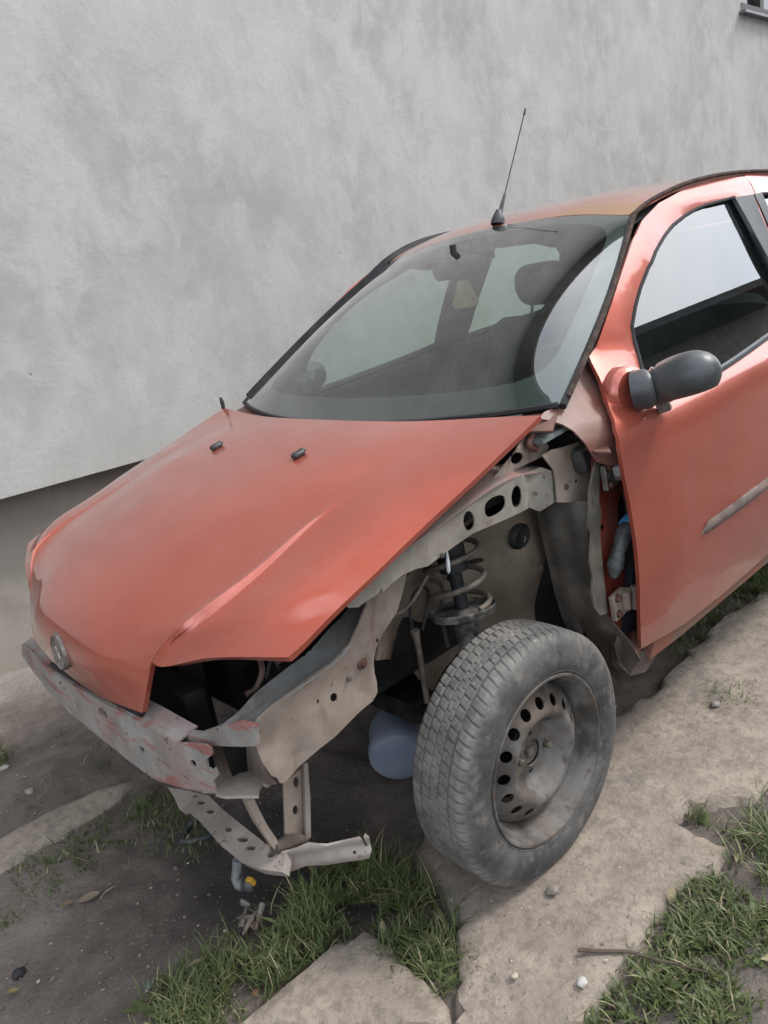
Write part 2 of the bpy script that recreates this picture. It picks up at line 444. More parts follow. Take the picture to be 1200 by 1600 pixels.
def tyre_mat():
    k = NT('dusty_tyre_rubber')
    c = k.mix(k.ramp(k.noise(9, 7, .65), .36, .66), (.040, .040, .042), (.12, .113, .106))
    c = k.mix(k.ramp(k.noise(26, 6, .66), .50, .70, 0, .75), c, (.22, .20, .18))
    at = k.n('ShaderNodeAttribute'); at.attribute_name = 'tread'
    tr = k.mix(k.ramp(k.noise(14, 7, .66), .32, .68), (.11, .105, .10), (.25, .235, .215))
    tr = k.mix(k.ramp(k.noise(60, 4), .55, .75, 0, .6), tr, (.34, .32, .29))
    c = k.mix(at.outputs['Fac'], c, tr)
    k.set('Base Color', c); k.set('Roughness', .82); k.bump(k.noise(55, 6, .65), .45, .004)
    return k.m

def rim_mat():
    k = NT('grimy_steel')
    c = k.mix(k.ramp(k.noise(10, 6, .62), .40, .62), (.07, .062, .056), (.20, .19, .18))
    c = k.mix(k.ramp(k.noise(7, 6, .62, .5, k.mapping(loc=(4, 2, 1))), .44, .62, 0, .9), c, (.165, .125, .097))
    c = k.mix(k.ramp(k.noise(34, 5), .60, .72, 0, .7), c, (.07, .045, .032))
    k.set('Base Color', c); k.set('Roughness', k.ramp(k.noise(12, 4), .3, .7, .55, .8)); k.set('Specular IOR Level', .3)
    k.bump(k.noise(50, 6, .65), .35, .003)
    return k.m

m_paint = paint_mat('orange_metallic_paint')
m_door = paint_mat('orange_metallic_paint_muddy', .16, low_dirt=True)
m_roof = paint_mat('orange_metallic_paint_peeling', .55, peel=True)
m_beam = beam_mat('scraped_primer_steel', True, .42, (.43, .41, .385))
m_rail = beam_mat('grey_beige_steel', False, .52, (.34, .315, .27))
m_plate = beam_mat('dusty_beige_steel', False, .58, (.42, .345, .285))
m_lower = beam_mat('muddy_steel', False, .50, (.42, .37, .33))
m_house = beam_mat('muddy_wheelhouse_steel', False, .7, (.27, .22, .165))
m_pillar = simple('dusty_red_pillar_steel', (.20, .058, .040), (.22, .11, .085), 5, .55, 0, .3, 30, dust=(.19, .125, .098), dsc=7, dlo=.5, dhi=.72)
m_post = simple('red_door_post_paint', (.36, .065, .04), (.25, .045, .03), 8, .5, .1, .2, 30, .2, dust=(.16, .11, .09), dsc=9, dlo=.52, dhi=.72)
m_liner = simple('grey_underseal', (.085, .075, .066), (.15, .135, .118), 6, .75, 0, .35, 24, dust=(.20, .165, .13), dsc=8, dlo=.5, dhi=.75)
m_dark = simple('shade_black_steel', (.012, .011, .011), (.035, .030, .028), 8, .8, 0, .3, 30)  # near-black: the shade of the closed-in bays is put into the colour
m_mud = simple('caked_mud', (.085, .065, .055), (.15, .12, .10), 9, .92, 0, .8, 24)
m_black = simple('weathered_black_plastic', (.024, .026, .031), (.045, .047, .053), 30, .50, 0, .15, 220, dust=(.13, .13, .13), dsc=14, dlo=.55, dhi=.85)
m_rubber = simple('black_rubber', (.018, .018, .02), (.035, .035, .037), 14, .65, 0, .2, 90)
m_frit = simple('black_glass_border', (.016, .017, .019), (.022, .023, .026), 10, .35, 0, 0)
m_mirror = simple('sun_faded_grey_plastic', (.05, .054, .06), (.075, .08, .088), 12, .42, 0, .12, 240, dust=(.19, .19, .19), dsc=9, dlo=.5, dhi=.8)
m_trim = simple('slate_grey_trim', (.045, .052, .062), (.07, .078, .088), 12, .42, 0, .08, 80)
m_steel = simple('dirty_bare_steel', (.30, .29, .28), (.17, .15, .13), 30, .5, .5, .3, 60, dust=(.20, .14, .10), dsc=25)
m_rust = simple('rusty_steel', (.17, .085, .055), (.09, .05, .035), 30, .75, .1, .4, 60)
m_spring = simple('dusty_spring_steel', (.20, .17, .14), (.10, .085, .072), 20, .65, .1, .4, 50)
m_seat = simple('dark_seat_cloth', (.020, .024, .032), (.032, .037, .047), 60, .9, 0, .3, 300)
m_dash = simple('grey_dashboard_plastic', (.16, .18, .185), (.20, .22, .225), 40, .6, 0, .15, 250, dust=(.30, .33, .32), dsc=5)
m_liner_in = simple('grey_headlining', (.12, .12, .115), (.15, .15, .145), 30, .95, 0, .1, 200)
m_glass_f = glass_mat('tinted_windscreen_glass', (.82, .97, .90), .03)
m_glass_s = glass_mat('tinted_side_glass', (.64, .74, .70), .010)
m_tyre = tyre_mat(); m_rim = rim_mat()
m_wall = wall_mat()
m_plinth = simple('tan_grey_plinth_render', (.44, .39, .335), (.52, .465, .40), 3, .93, 0, .35, 40, dust=(.40, .36, .31), dsc=8, dlo=.5, dhi=.7)
m_soil = soil_mat(); m_conc = concrete_mat('worn_concrete')
m_apron = concrete_mat('pale_concrete_apron', (.33, .30, .265), (.25, .225, .195), False)

# ------------------------------------------------------------------ ground
def fine_axis(lo, hi, a, b, s):
    xs = [a]; 
    while xs[-1] < b: xs.append(xs[-1]+s)
    st = s
    while xs[-1] < hi: st *= 1.35; xs.append(xs[-1]+st)
    st = s
    while xs[0] > lo: st *= 1.35; xs.insert(0, xs[0]-st)
    return xs
def gz(x, y):
    """height of the ground"""
    v = Vector((x, y, 0))
    h = .016*noise.fractal(v*3.1, 1., 2., 5)+.007*noise.noise(v*17)+.004*noise.noise(v*43)
    h -= .035*math.exp(-(((x-.36)/.28)**2+((y-.22)/.32)**2))
    if y < -1.72: h -= .05*min(1, (-1.72-y)/.1)
    return h-.012
GX = fine_axis(-60, 40, -1.4, 1.5, .022); GY = fine_axis(-40, 60, -1.92, 1.6, .022)
V = [(x, y, gz(x, y) if abs(x) < 8 and abs(y) < 8 else -.012) for x in GX for y in GY]
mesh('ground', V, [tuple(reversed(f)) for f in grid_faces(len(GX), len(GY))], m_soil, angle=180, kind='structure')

def gpoly(L): return [tuple(P(px, py, z=0.0))[:2] for px, py in L]
def slab(name, poly, mat, top=.016, edge=.016, amp=.007, rag=.012, step=.026, label=None, **props):
    q = []
    for i, (x, y) in enumerate(resample(poly, .03)):
        v = Vector((x*9, y*9, 3)); w2 = v*3.3; q.append((x+rag*(noise.noise(v)+.7*noise.noise(w2)), y+rag*(noise.noise(v+Vector((9, 3, 7)))+.7*noise.noise(w2+Vector((2, 8, 1))))))
    v, f = tri_poly(q, (), step, .02)
    VV = []
    for x, y in v:
        d = min(1, pdist(x, y, q)/edge); d = d*d*(3-2*d)
        h = noise.fractal(Vector((x, y, 5))*4, 1., 2., 4)*amp+noise.noise(Vector((x, y, 2))*30)*.0025
        VV.append(Vector((x, y, -.055+(top+.055+h)*(.35+.65*d) if d < 1 else top+h)))
    f = orient(VV, f, (0, 0, 1)); A, B = thicken(VV, f, .06)
    return mesh(name, A, B, mat, None, angle=60, kind='structure', **props)
S_MID = gpoly([(330, 1625), (440, 1535), (560, 1452), (600, 1458), (640, 1495), (705, 1570), (715, 1625)])
S_BIG = gpoly([(705, 1625), (700, 1560), (712, 1490), (690, 1400), (640, 1330), (700, 1230), (900, 1150), (1020, 1080), (1110, 980), (1250, 880), (1420, 900),
               (1420, 1040), (1290, 1190), (1180, 1262), (1090, 1262), (1060, 1285), (1152, 1332), (1118, 1372), (1048, 1400), (1020, 1470), (1008, 1500), (955, 1550), (920, 1625)])
S_LEFT = gpoly([(-160, 1400), (-60, 1330), (0, 1298), (60, 1262), (150, 1222), (215, 1206), (235, 1212), (165, 1268), (100, 1312), (0, 1372), (-120, 1440)])
slab('concrete_slab', S_MID, m_conc, rag=.007)
slab('concrete_slab', S_BIG, m_conc, amp=.008)
slab('concrete_slab', S_LEFT, m_conc, top=.002, edge=.05, amp=.006)
WA = 0.; WD = Vector((-1, 0, 0)); WN = Vector((0, 1, 0)); W0 = Vector((0, -1.64, 0))
# ------------------------------------------------------------------ house
house = empty('house', W0+WD*2, 0, label='house with mottled grey rendered wall overhanging a tan plinth behind the car', category='house')
house_m = Matrix.Translation(-(W0+WD*2))
def wp(s, h, d=0.): return W0+WD*s+WN*d+Vector((0, 0, h))-(W0+WD*2)
WH, FB = 6.3, .742
def wall_px(px, py):
    p = hit(px, py, lambda q: (q-W0).dot(WN), .5, 30); return (p-W0).dot(WD), p.z
ws, wz = wall_px(1155, 17)
win = (ws+.02, wz, 1.1, 1.3)
# rendered wall, a real opening for the window, undulating a little
outer = [(-12, FB), (20, FB), (20, WH), (-12, WH)]
hole = [(win[0], win[1]), (win[0]+win[2], win[1]), (win[0]+win[2], win[1]+win[3]), (win[0], win[1]+win[3])]
sheet('wall', outer, [hole], lambda s, h: wp(s, h, (.010*noise.noise(Vector((s*.8, h*.8, 1)))+.006*noise.noise(Vector((s*2.3, h*2.3, 5))))*min(1, max(0, (h-FB)/.3))), m_wall, house, t=.14, step=.22, ref=WN, angle=30)
PD = -.20
b = MB(); b.add([wp(-12, -.25, PD), wp(20, -.25, PD), wp(20, FB-.002, PD), wp(-12, FB-.002, PD), wp(-12, -.25, -.3), wp(20, -.25, -.3), wp(20, FB-.002, -.3), wp(-12, FB-.002, -.3)],
                [(1, 0, 3, 2), (4, 5, 6, 7), (2, 3, 7, 6), (0, 1, 5, 4), (0, 4, 7, 3), (1, 2, 6, 5)]); b.build('plinth', m_plinth, house)
b = MB()
for s0, s1, h0, h1 in ((0, win[2], 0, .09), (0, win[2], win[3]-.07, win[3]), (0, .07, .09, win[3]-.07), (win[2]-.07, win[2], .09, win[3]-.07), (win[2]/2-.04, win[2]/2+.04, .09, win[3]-.07)):
    vv = [wp(win[0]+s, win[1]+h, d) for d in (-.03, -.12) for s, h in ((s0, h0), (s1, h0), (s1, h1), (s0, h1))]
    b.add(vv, [(1, 0, 3, 2), (4, 5, 6, 7), (0, 1, 5, 4), (1, 2, 6, 5), (2, 3, 7, 6), (3, 0, 4, 7)])
wf = b.build('window', simple('brown_window_frame', (.05, .04, .035), (.08, .07, .06), 20, .5), house)
mesh('pane', [wp(win[0]+.02, win[1]+.02, -.09), wp(win[0]+win[2]-.02, win[1]+.02, -.09), wp(win[0]+win[2]-.02, win[1]+win[3]-.02, -.09), wp(win[0]+.02, win[1]+win[3]-.02, -.09)], [(3, 2, 1, 0)],
     simple('dark_window_pane', (.02, .025, .03), None, 5, .05, 0, 0), wf)
b = MB(); vv = [wp(s, h, d) for d in (.06, -.12) for s, h in ((win[0]-.025, win[1]-.024), (win[0]+win[2]+.025, win[1]-.024), (win[0]+win[2]+.025, win[1]-.003), (win[0]-.025, win[1]-.003))]
b.add(vv, [(1, 0, 3, 2), (4, 5, 6, 7), (0, 1, 5, 4), (1, 2, 6, 5), (2, 3, 7, 6), (3, 0, 4, 7)]); b.build('sill', simple('zinc_sill', (.30, .31, .34), (.22, .23, .26), 20, .35, .6), wf)
# rest of the building
b = MB(); b.add([wp(s, h, d) for d in (-.31, -8) for s, h in ((-12, -.2), (20, -.2), (20, WH), (-12, WH))], [(4, 5, 6, 7), (0, 4, 7, 3), (1, 2, 6, 5), (0, 1, 5, 4)]); b.build('rear_walls', m_wall, house)
b = MB(); b.add([wp(s, h, d) for s in (-12.4, 20.4) for d, h in ((.35, WH-.1), (.35, WH+.05), (-4, WH+2.4), (-8.4, WH+.05), (-8.4, WH-.1))],
                [(0, 1, 2, 3, 4), (9, 8, 7, 6, 5), (0, 5, 6, 1), (1, 6, 7, 2), (2, 7, 8, 3), (3, 8, 9, 4), (4, 9, 5, 0)]); b.build('roof', simple('brown_roof_tile', (.11, .06, .045), (.16, .09, .07), 9, .8), house)

# outbuilding added across the yard, unseen, sized for its reflection in the side glass
shed = empty('added_barn', (-26, 9.5, 0), 0, label='long dark barn put across the yard to be mirrored in the car side glass', category='added_barn')
b = MB(); b.add([(x, y, z) for y in (-1.2, 5) for x, z in ((-20, -.1), (20, -.1), (20, 8.2), (-20, 8.2))], [(1, 0, 3, 2), (4, 5, 6, 7), (0, 4, 7, 3), (1, 2, 6, 5)]); b.build('wall', simple('weathered_timber', (.22, .20, .18), (.30, .28, .25), 5, .9), shed)
b = MB(); b.add([(x, y, z) for x in (-20.4, 20.4) for y, z in ((-1.7, 8.05), (-1.7, 8.2), (1.9, 9.4), (5.4, 8.2), (5.4, 8.05))],
                [(4, 3, 2, 1, 0), (5, 6, 7, 8, 9), (0, 1, 6, 5), (1, 2, 7, 6), (2, 3, 8, 7), (3, 4, 9, 8), (4, 0, 5, 9)]); b.build('roof', simple('dark_slate', (.035, .038, .04), (.06, .062, .065), 8, .75), shed)

# ------------------------------------------------------------------ car
car = empty('hatchback_car', (0, 0, 0), label='dismantled orange hatchback with bare front wheel and missing bumper by grey wall', category='car')
ZY = [(.18, .745), (.24, .765), (.30, .778), (.40, .793), (.50, .808), (.60, .822), (.70, .828), (.80, .827), (.88, .823), (.925, .817), (.950, .803), (.990, .772), (1.10, .738), (1.20, .700), (1.30, .658), (1.40, .612), (1.45, .585), (1.50, .545), (1.54, .50)]
def sm_interp(x, xs, ys):
    """monotone cubic"""
    x = min(max(x, xs[0]), xs[-1]); i = max(j for j in range(len(xs)-1) if xs[j] <= x+1e-12)
    h = xs[i+1]-xs[i]; t = (x-xs[i])/h
    sl_ = [(ys[j+1]-ys[j])/(xs[j+1]-xs[j]) for j in range(len(xs)-1)]
    def tan(j):
        if j == 0: return sl_[0]
        if j == len(xs)-1: return sl_[-1]
        return 0 if sl_[j-1]*sl_[j] <= 0 else 2*sl_[j-1]*sl_[j]/(sl_[j-1]+sl_[j])
    return ys[i]*(1+2*t)*(1-t)**2+tan(i)*h*t*(1-t)**2+ys[i+1]*t*t*(3-2*t)+tan(i+1)*h*t*t*(t-1)
zk, yk = [p[0] for p in ZY], [p[1] for p in ZY]
XT = ([-3.1, -2.95, -2.6, -1.9, -1.5, -.9, -.6, -.40, 0], [-.24, -.15, -.06, -.015, 0, 0, -.006, -.018, -.05])
def S(x, z):
    zc = z-max(0, -(x+.55))*.075*max(0, 1-abs(z-.97)/.35)
    k = .055*min(1, max(0, (z-.98)/.42))*float(np.interp(x, [-1.55, -1.0], [0, 1]))+float(np.interp(x, [-.80, -.42], [0, .052]))*min(1, max(0, (z-.97)/.13))   # the glasshouse tapers to the front
    return sm_interp(zc, zk, yk)+sm_interp(x, *XT)-k

# --- hood
def col_(L, y=None):
    return [(p[0], y, p[1]) if y is not None else p for p in L]
c0 = col_([(-.115, 1.004), (0, .991), (.114, .972), (.25, .940), (.40, .893), (.52, .845), (.60, .803), (.655, .763), (.688, .728), (.700, .700)], 0)
c1 = [(-.12, .17, 1.003), (0, .17, .990), (.114, .17, .970), (.245, .17, .938), (.395, .17, .890), (.512, .17, .842), (.592, .17, .799), (.645, .168, .760), (.676, .165, .726), (.689, .163, .700)]
c2 = [(-.138, .33, 1.002), (0, .33, .985), (.114, .33, .962), (.235, .33, .932), (.378, .33, .880), (.490, .325, .836), (.565, .31, .797), (.615, .29, .757), (.645, .265, .724), (.664, .25, .700)]
c3 = [(-.16, .46, 1.004), (0, .462, .972), (.114, .463, .944), (.2, .462, .921), (.301, .46, .892), (.436, .46, .844), (.505, .45, .819), (.568, .425, .789), (.605, .377, .748), (.633, .34, .700)]
c4 = [(-.186, .58, 1.007), (-.03, .583, .968), (.085, .584, .937), (.165, .583, .912), (.265, .582, .880), (.385, .580, .837), (.455, .575, .812), (.508, .562, .784), (.545, .530, .758), (.585, .497, .727)]
c5 = [(-.202, .679, 1.009), (-.05, .683, .961), (.05, .685, .929), (.13, .685, .904), (.226, .685, .873), (.33, .684, .837), (.402, .682, .812), (.45, .678, .792), (.49, .672, .772), (.524, .665, .757)]
NV, NR = 40, 3
n0 = [(.700, 0, .700), (.704, 0, .668), (.700, 0, .627), (.691, 0, .585)]
n1 = [(.689, .163, .700), (.695, .160, .668), (.692, .157, .628), (.686, .155, .588)]
n2 = [(.664, .25, .700), (.673, .246, .668), (.676, .240, .630), (.677, .234, .593)]
n3 = [(.633, .34, .700), (.646, .332, .668), (.657, .321, .633), (.667, .309, .598)]
c4 = [(x, y, z+dz) for (x, y, z), dz in zip(c4, [0, .001, .003, .005, .007, .009, .011, .011, .011, .009])]
amp = [0, 0, .02, .10, .30, .65, .95, 1, 1, .9]
def shift(c, dy, dz, dx=0): return [(x+dx*a_, y+dy, z+dz*a_) for (x, y, z), a_ in zip(c, amp)]
def mixc(a, b_, t): return [tuple(p*(1-t)+q*t for p, q in zip(u, v)) for u, v in zip(a, b_)]
c3i = [(x, y, z+dz*a_) for (x, y, z), dz, a_ in zip(mixc(c3, c2, .10), [-.002]*10, amp)]
c3o = [(x, y, z+dz*a_) for (x, y, z), dz, a_ in zip(mixc(c3, c4, .10), [-.0075]*10, amp)]
c3 = shift(c3, 0, .0045)
inner = [c0, c1, c2, c3i, c3]; outr = [c3, c3o, c4, c5]; n3i = [tuple(p*.9+q*.1 for p, q in zip(a, b_)) for a, b_ in zip(n3, n2)]; nose = [n0, n1, n2, n3i, n3]
def mirror_cols(cols): return [[(x, -y, z) for x, y, z in c] for c in reversed(cols[1:])]+cols
hv, hf = [], []
def add_patch(rows, nu, nv):
    V, F = patch(rows, nu, nv); o = len(hv); hv.extend(V); hf.extend(tuple(i+o for i in f) for f in F)
full = [a+b_[1:] for a, b_ in zip(inner, nose)]
add_patch(mirror_cols(full), 65, 62)
add_patch(outr, 22, 44); add_patch([[(x, -y, z) for x, y, z in c] for c in reversed(outr)], 22, 44)
def weld(V, F, eps=1e-4):
    key = {}; idx = []; W = []
    for v in V:
        k = tuple(round(c/eps) for c in v)
        if k not in key: key[k] = len(W); W.append(v)
        idx.append(key[k])
    G = []
    for f in F:
        g = tuple(dict.fromkeys(idx[i] for i in f))
        if len(g) > 2: G.append(g)
    return W, G
hf = orient(hv, hf, (.2, 0, 1))
# the unlatched bonnet sits a little askew: its far front corner is pushed outwards
hv = [Vector(v) for v in hv]
for v in hv:
    if v.y < 0:
        k = min(1, max(0, (v.x-.25)/.40)); k = k*k*(3-2*k); q = min(1, -v.y/.50); k *= q*q*(3-2*q)*.75
        v.y -= .045*k; v.x += .022*k
A, B = thicken(hv, hf, .012)
hood = mesh('hood', A, B, m_paint, car, angle=28)
def hood_z(x, y):
    cs = [c0, c1, c2, c3, c4, c5]
    zs = []; ysl = []
    for c in cs:
        xs_ = [p[0] for p in c]; zs.append(float(np.interp(x, xs_, [p[2] for p in c]))); ysl.append(float(np.interp(x, xs_, [p[1] for p in c])))
    return float(np.interp(abs(y), ysl, zs))
for yy in (.197, -.197):
    b = MB(); z0 = hood_z(.114, yy); tilt = rotm(0, .16, 0)
    b.box((.114, yy, z0+.007), (.034, .022, .014), tilt, .28); b.box((.100, yy, z0+.013), (.014, .016, .010), tilt, .3)
    b.build('washer_nozzle', m_black, hood)
b = MB(); ax = Vector((.995, 0, .10))
b.lathe([(.0, .004), (.030, .004), (.036, .005), (.040, .008), (.043, .003), (.044, -.004)], (.703, 0, .664), ax, 32, (0, 1, 0)); bd = b.build('badge', simple('worn_badge_metal', (.34, .30, .28), (.22, .17, .155), 60, .5, .4, .5, 160), hood)
b = MB()
for k in range(5):
    a_ = 2*math.pi*k/5
    b.tube([Vector((.7085, 0, .6645)), Vector((.7085-.0015*math.sin(a_), .016*math.cos(a_), .6645+.016*math.sin(a_)))], [.0035, .002], 6)
b.build('badge_emblem', simple('badge_pale_chrome', (.55, .50, .48), None, 20, .3, .6, 0), hood)

# --- windscreen
def ws_curve(y, w_, c, e, bow=1.): s = min(1, abs(y)/w_); return np.array(c)*(1-s**2)+np.array(e)*s**2
def ws_pt(u, v):
    """u -1..1 across, v 0..1 up"""
    hw = .668+(.501-.668)*v+.018*math.sin(math.pi*v)
    xb = -.150+(-.286+.150)*abs(u)**2.3; zb = .985+(1.014-.985)*abs(u)**2.0
    xt = -.945+.025*u*u; zt = 1.461+(1.412-1.461)*abs(u)**2.2
    x = xb+(xt-xb)*v; z = zb+(zt-zb)*v
    bow = .030*math.sin(math.pi*v)
    k = .032*math.sin(math.pi*min(1, v*1.05))*max(0, abs(u)-.55)**2/.2
    return Vector((x+bow*.5-k*.8, hw*u, z+bow-k*.5))
NU, NVv = 49, 25
def ws_sheet(us, vs, dn=0.):
    V = []
    for u in us:
        for v in vs:
            p = ws_pt(u, v); V.append(p+Vector((-.5, 0, -.8))*dn)
    return V, grid_faces(len(us), len(vs))
us = list(np.linspace(-1, 1, NU)); vs = list(np.linspace(0, 1, NVv))
V, F = ws_sheet(us, vs); F = orient(V, F, (1, 0, 1))
wsg = mesh('windscreen', V, F, m_glass_f, car, angle=180)
fb = MB()
def ubord(v): return .055+.02*(1-v)
lo = .105
# black border printed on the inner face: four strips joined by rounded inner corners
n_ = 60; ring_o = []; ring_i = []
for k in range(4*n_):
    q, s = divmod(k, n_); s = s/n_*2-1
    u, v = [(s, 0), (1, (s+1)/2), (-s, 1), (-1, 1-(s+1)/2)][q]
    ring_o.append((u, v))
    # inner rounded rectangle
    cu, cv = u, v
    iu0, iu1, iv0, iv1 = -.915, .915, .105, .945
    uu = max(-1, min(1, cu))*.915; vv = iv0+(iv1-iv0)*cv
    r_ = .10
    # superellipse rounding
    eu, ev = uu/.915, (vv-(iv0+iv1)/2)/((iv1-iv0)/2)
    m_ = (abs(eu)**9+abs(ev)**9)**(1/9)
    ring_i.append((uu/m_, (iv0+iv1)/2+ev/m_*(iv1-iv0)/2))
Vf = []
for (u, v), (a_, b_) in zip(ring_o, ring_i):
    for t in (0, .5, 1): Vf.append(ws_pt(u+(a_-u)*t, v+(b_-v)*t)+Vector((-.5, 0, -.8))*.004)
Ff = grid_faces(len(ring_o), 3, 0, True); Ff = orient(Vf, Ff, (1, 0, 1))
mesh('glass_border', Vf, Ff, m_frit, wsg, angle=180)
tube('windscreen_seal', [ws_pt(u, 0)+Vector((.003, 0, .0)) for u in us], .008, m_rubber, wsg, 6)
for sg in (1, -1):
    tube('windscreen_seal', [ws_pt(sg, v)+Vector((-.004, sg*.007, -.004)) for v in vs], .010, m_rubber, wsg, 6)

# --- roof
rc = [(-.948, 0, 1.459), (-1.0, 0, 1.480), (-1.10, 0, 1.502), (-1.3, 0, 1.522), (-1.6, 0, 1.533), (-2.0, 0, 1.525), (-2.4, 0, 1.49), (-2.78, 0, 1.425)]
rm = [(-.944, .28, 1.449), (-1.0, .285, 1.471), (-1.10, .29, 1.494), (-1.3, .295, 1.515), (-1.6, .297, 1.526), (-2.0, .292, 1.516), (-2.4, .28, 1.48), (-2.76, .27, 1.415)]
re_ = [(-.922, .497, 1.415), (-.99, .512, 1.440), (-1.10, .524, 1.467), (-1.3, .533, 1.493), (-1.6, .535, 1.504), (-2.0, .526, 1.494), (-2.4, .508, 1.452), (-2.74, .48, 1.388)]
V, F = patch([[(x, -y, z) for x, y, z in re_], [(x, -y, z) for x, y, z in rm], rc, rm, re_], 33, 40); F = orient(V, F, (0, 0, 1))
A, B = thicken(V, F, .012); roof = mesh('roof', A, B, m_roof, car, angle=40)
V2 = [Vector(v)-Vector((0, 0, .035)) for v in V]; mesh('headlining', V2, [tuple(reversed(f)) for f in F], m_liner_in, car)
for sg in (1, -1):
    g = [tuple(ws_pt(1, v)+Vector((-.004, .013, .001))) for v in (.03, .15, .3, .45, .6, .75, .88)]+[(-.93, .520, 1.422), (-1.10, .536, 1.470), (-1.3, .544, 1.4955), (-1.6, .546, 1.507), (-2.0, .537, 1.497), (-2.4, .519, 1.455), (-2.74, .490, 1.39)]
    tube('roof_gutter', [(x, sg*y, z) for x, y, z in g], .0062 if sg == 1 else .013, simple('gritty_gutter', (.05, .03, .025), (.11, .075, .06), 40, .85, 0, .6, 90) if sg == 1 else m_rubber, roof, 6, 60)
# aerial
def roof_g(p): return p.z-float(np.interp(-p.x, [-q[0] for q in rc], [q[2] for q in rc]))+.35*p.y**2*.25
ab = P(778, 345, y=0.0); ab.z -= .003
tip = P(821, 170, y=-.01)
b = MB(); b.lathe([(.0, .040), (.008, .038), (.013, .028), (.020, .014), (.024, .0), (.024, -.008)], ab, (-.25, 0, 1), 16)
an = b.build('antenna', m_black, car)
dv = tip-ab
tube('antenna_rod', [ab+dv*.06, ab+dv*.12, ab+dv*.24, ab+dv*.26, ab+dv*.94, ab+dv*.945, ab+dv], [.009, .0075, .0045, .0022, .0018, .0038, .0032], m_black, an, 7)

# --- sides
def g_S(p): return p.y-S(p.x, p.z)
def on_side(L): return [(q.x, q.z) for q in (hit(px, py, g_S) for px, py in L)]
F_DOOR = [(-.60, .362), (-.80, .365), (-1.10, .376), (-1.425, .390), (-1.432, .60), (-1.443, .95), (-1.472, 1.20), (-1.502, 1.38), (-1.537, 1.465), (-1.549, 1.491)]
F_DOOR += on_side([(1150, 277), (1110, 283), (1070, 295), (1030, 317), (1003, 345), (990, 372), (972, 424), (953, 482), (932, 541), (921, 557), (924, 565), (938, 592), (951, 632), (962, 670), (968, 700), (975, 740), (985, 790), (993, 840), (998, 890), (1000, 950), (1002, 1014)])
F_WIN = on_side([(990, 510), (995, 480), (1003, 450), (1015, 420), (1027, 393), (1040, 370), (1056, 350), (1075, 335), (1090, 326), (1110, 318)])+[(-1.25, 1.415), (-1.405, 1.428), (-1.403, 1.341), (-1.388, 1.226), (-1.374, 1.045), (-1.188, 1.024), (-.85, .991), (-.62, .971), (-.535, .965)]+on_side([(1016, 610), (1007, 582), (1000, 555), (993, 530)])
R_DOOR = [(-1.431, .392), (-1.95, .405), (-2.03, .50), (-2.12, .62), (-2.20, .70), (-2.225, .95), (-2.27, 1.12), (-2.31, 1.30), (-2.26, 1.415), (-2.14, 1.463), (-2.0, 1.480), (-1.8, 1.496), (-1.555, 1.499), (-1.543, 1.465), (-1.508, 1.38), (-1.478, 1.20), (-1.449, .95), (-1.438, .60)]
R_WIN = [(-1.505, 1.055), (-2.15, 1.10), (-2.185, 1.13), (-2.205, 1.25), (-2.17, 1.36), (-2.09, 1.41), (-1.90, 1.428), (-1.57, 1.430), (-1.552, 1.40), (-1.525, 1.25)]
arch = [(-2.46+.36*math.cos(a_), .30+.36*math.sin(a_)) for a_ in np.linspace(R(28), R(172), 14)]
Q_PAN = [(-2.036, .492)]+[(-2.0, .38), (-2.09, .36)]+[p for p in arch if p[0] < -2.08]+[(-2.93, .34), (-3.02, .50), (-3.03, .80), (-2.98, 1.0), (-2.88, 1.2), (-2.75, 1.385), (-2.4, 1.446), (-2.15, 1.466), (-2.27, 1.418), (-2.318, 1.30), (-2.277, 1.12), (-2.232, .95), (-2.207, .70), (-2.126, .615)]
SILL = [(-.455, .318), (-.47, .385), (-.60, .376), (-1.10, .388), (-1.99, .418), (-2.05, .37), (-2.02, .335), (-1.1, .335), (-.82, .332), (-.60, .322)]
def side_map(sg, off=0., holes=(), depth=.005, wid=.03):
    def f(x, z):
        y = S(x, z)+off
        for h in holes:
            d = pdist(x, z, h)
            if d < wid: s = d/wid; y -= depth*(1-s*s*(3-2*s))
        return (x, sg*y, z)
    return f
def glass_map(poly, sg, off):
    """a true, gently curved pane fitted to its opening"""
    q = np.array(resample(poly, .05)); x, z = q[:, 0], q[:, 1]; y = np.array([S(a, b) for a, b in q])
    co = np.linalg.lstsq(np.stack([np.ones(len(x)), x, z, z*z], 1), y, rcond=None)[0]
    gm = lambda a, b: (a, sg*(float(co[0]+co[1]*a+co[2]*b+co[3]*b*b)+off), b)
    gm.normal = lambda a, b: Vector((-co[1], sg, -(co[2]+2*co[3]*b))).normalized()
    return gm
def pane(poly, sg, step, bstep, parent):
    v, f = tri_poly(poly, (), step, bstep); gm = glass_map(poly, sg, -.014)
    Vg = [Vector(gm(*p)) for p in v]; f = orient(Vg, f, (0, sg, 0))
    o = mesh('door_glass', Vg, f, m_glass_s, parent, angle=180)
    o.data.normals_split_custom_set_from_vertices([gm.normal(*p) for p in v])
    return o
def seal_path(poly, sg, off): 
    q = resample(poly, .03); q.append(q[0]); return [(x, sg*(S(x, z)+off), z) for x, z in q]
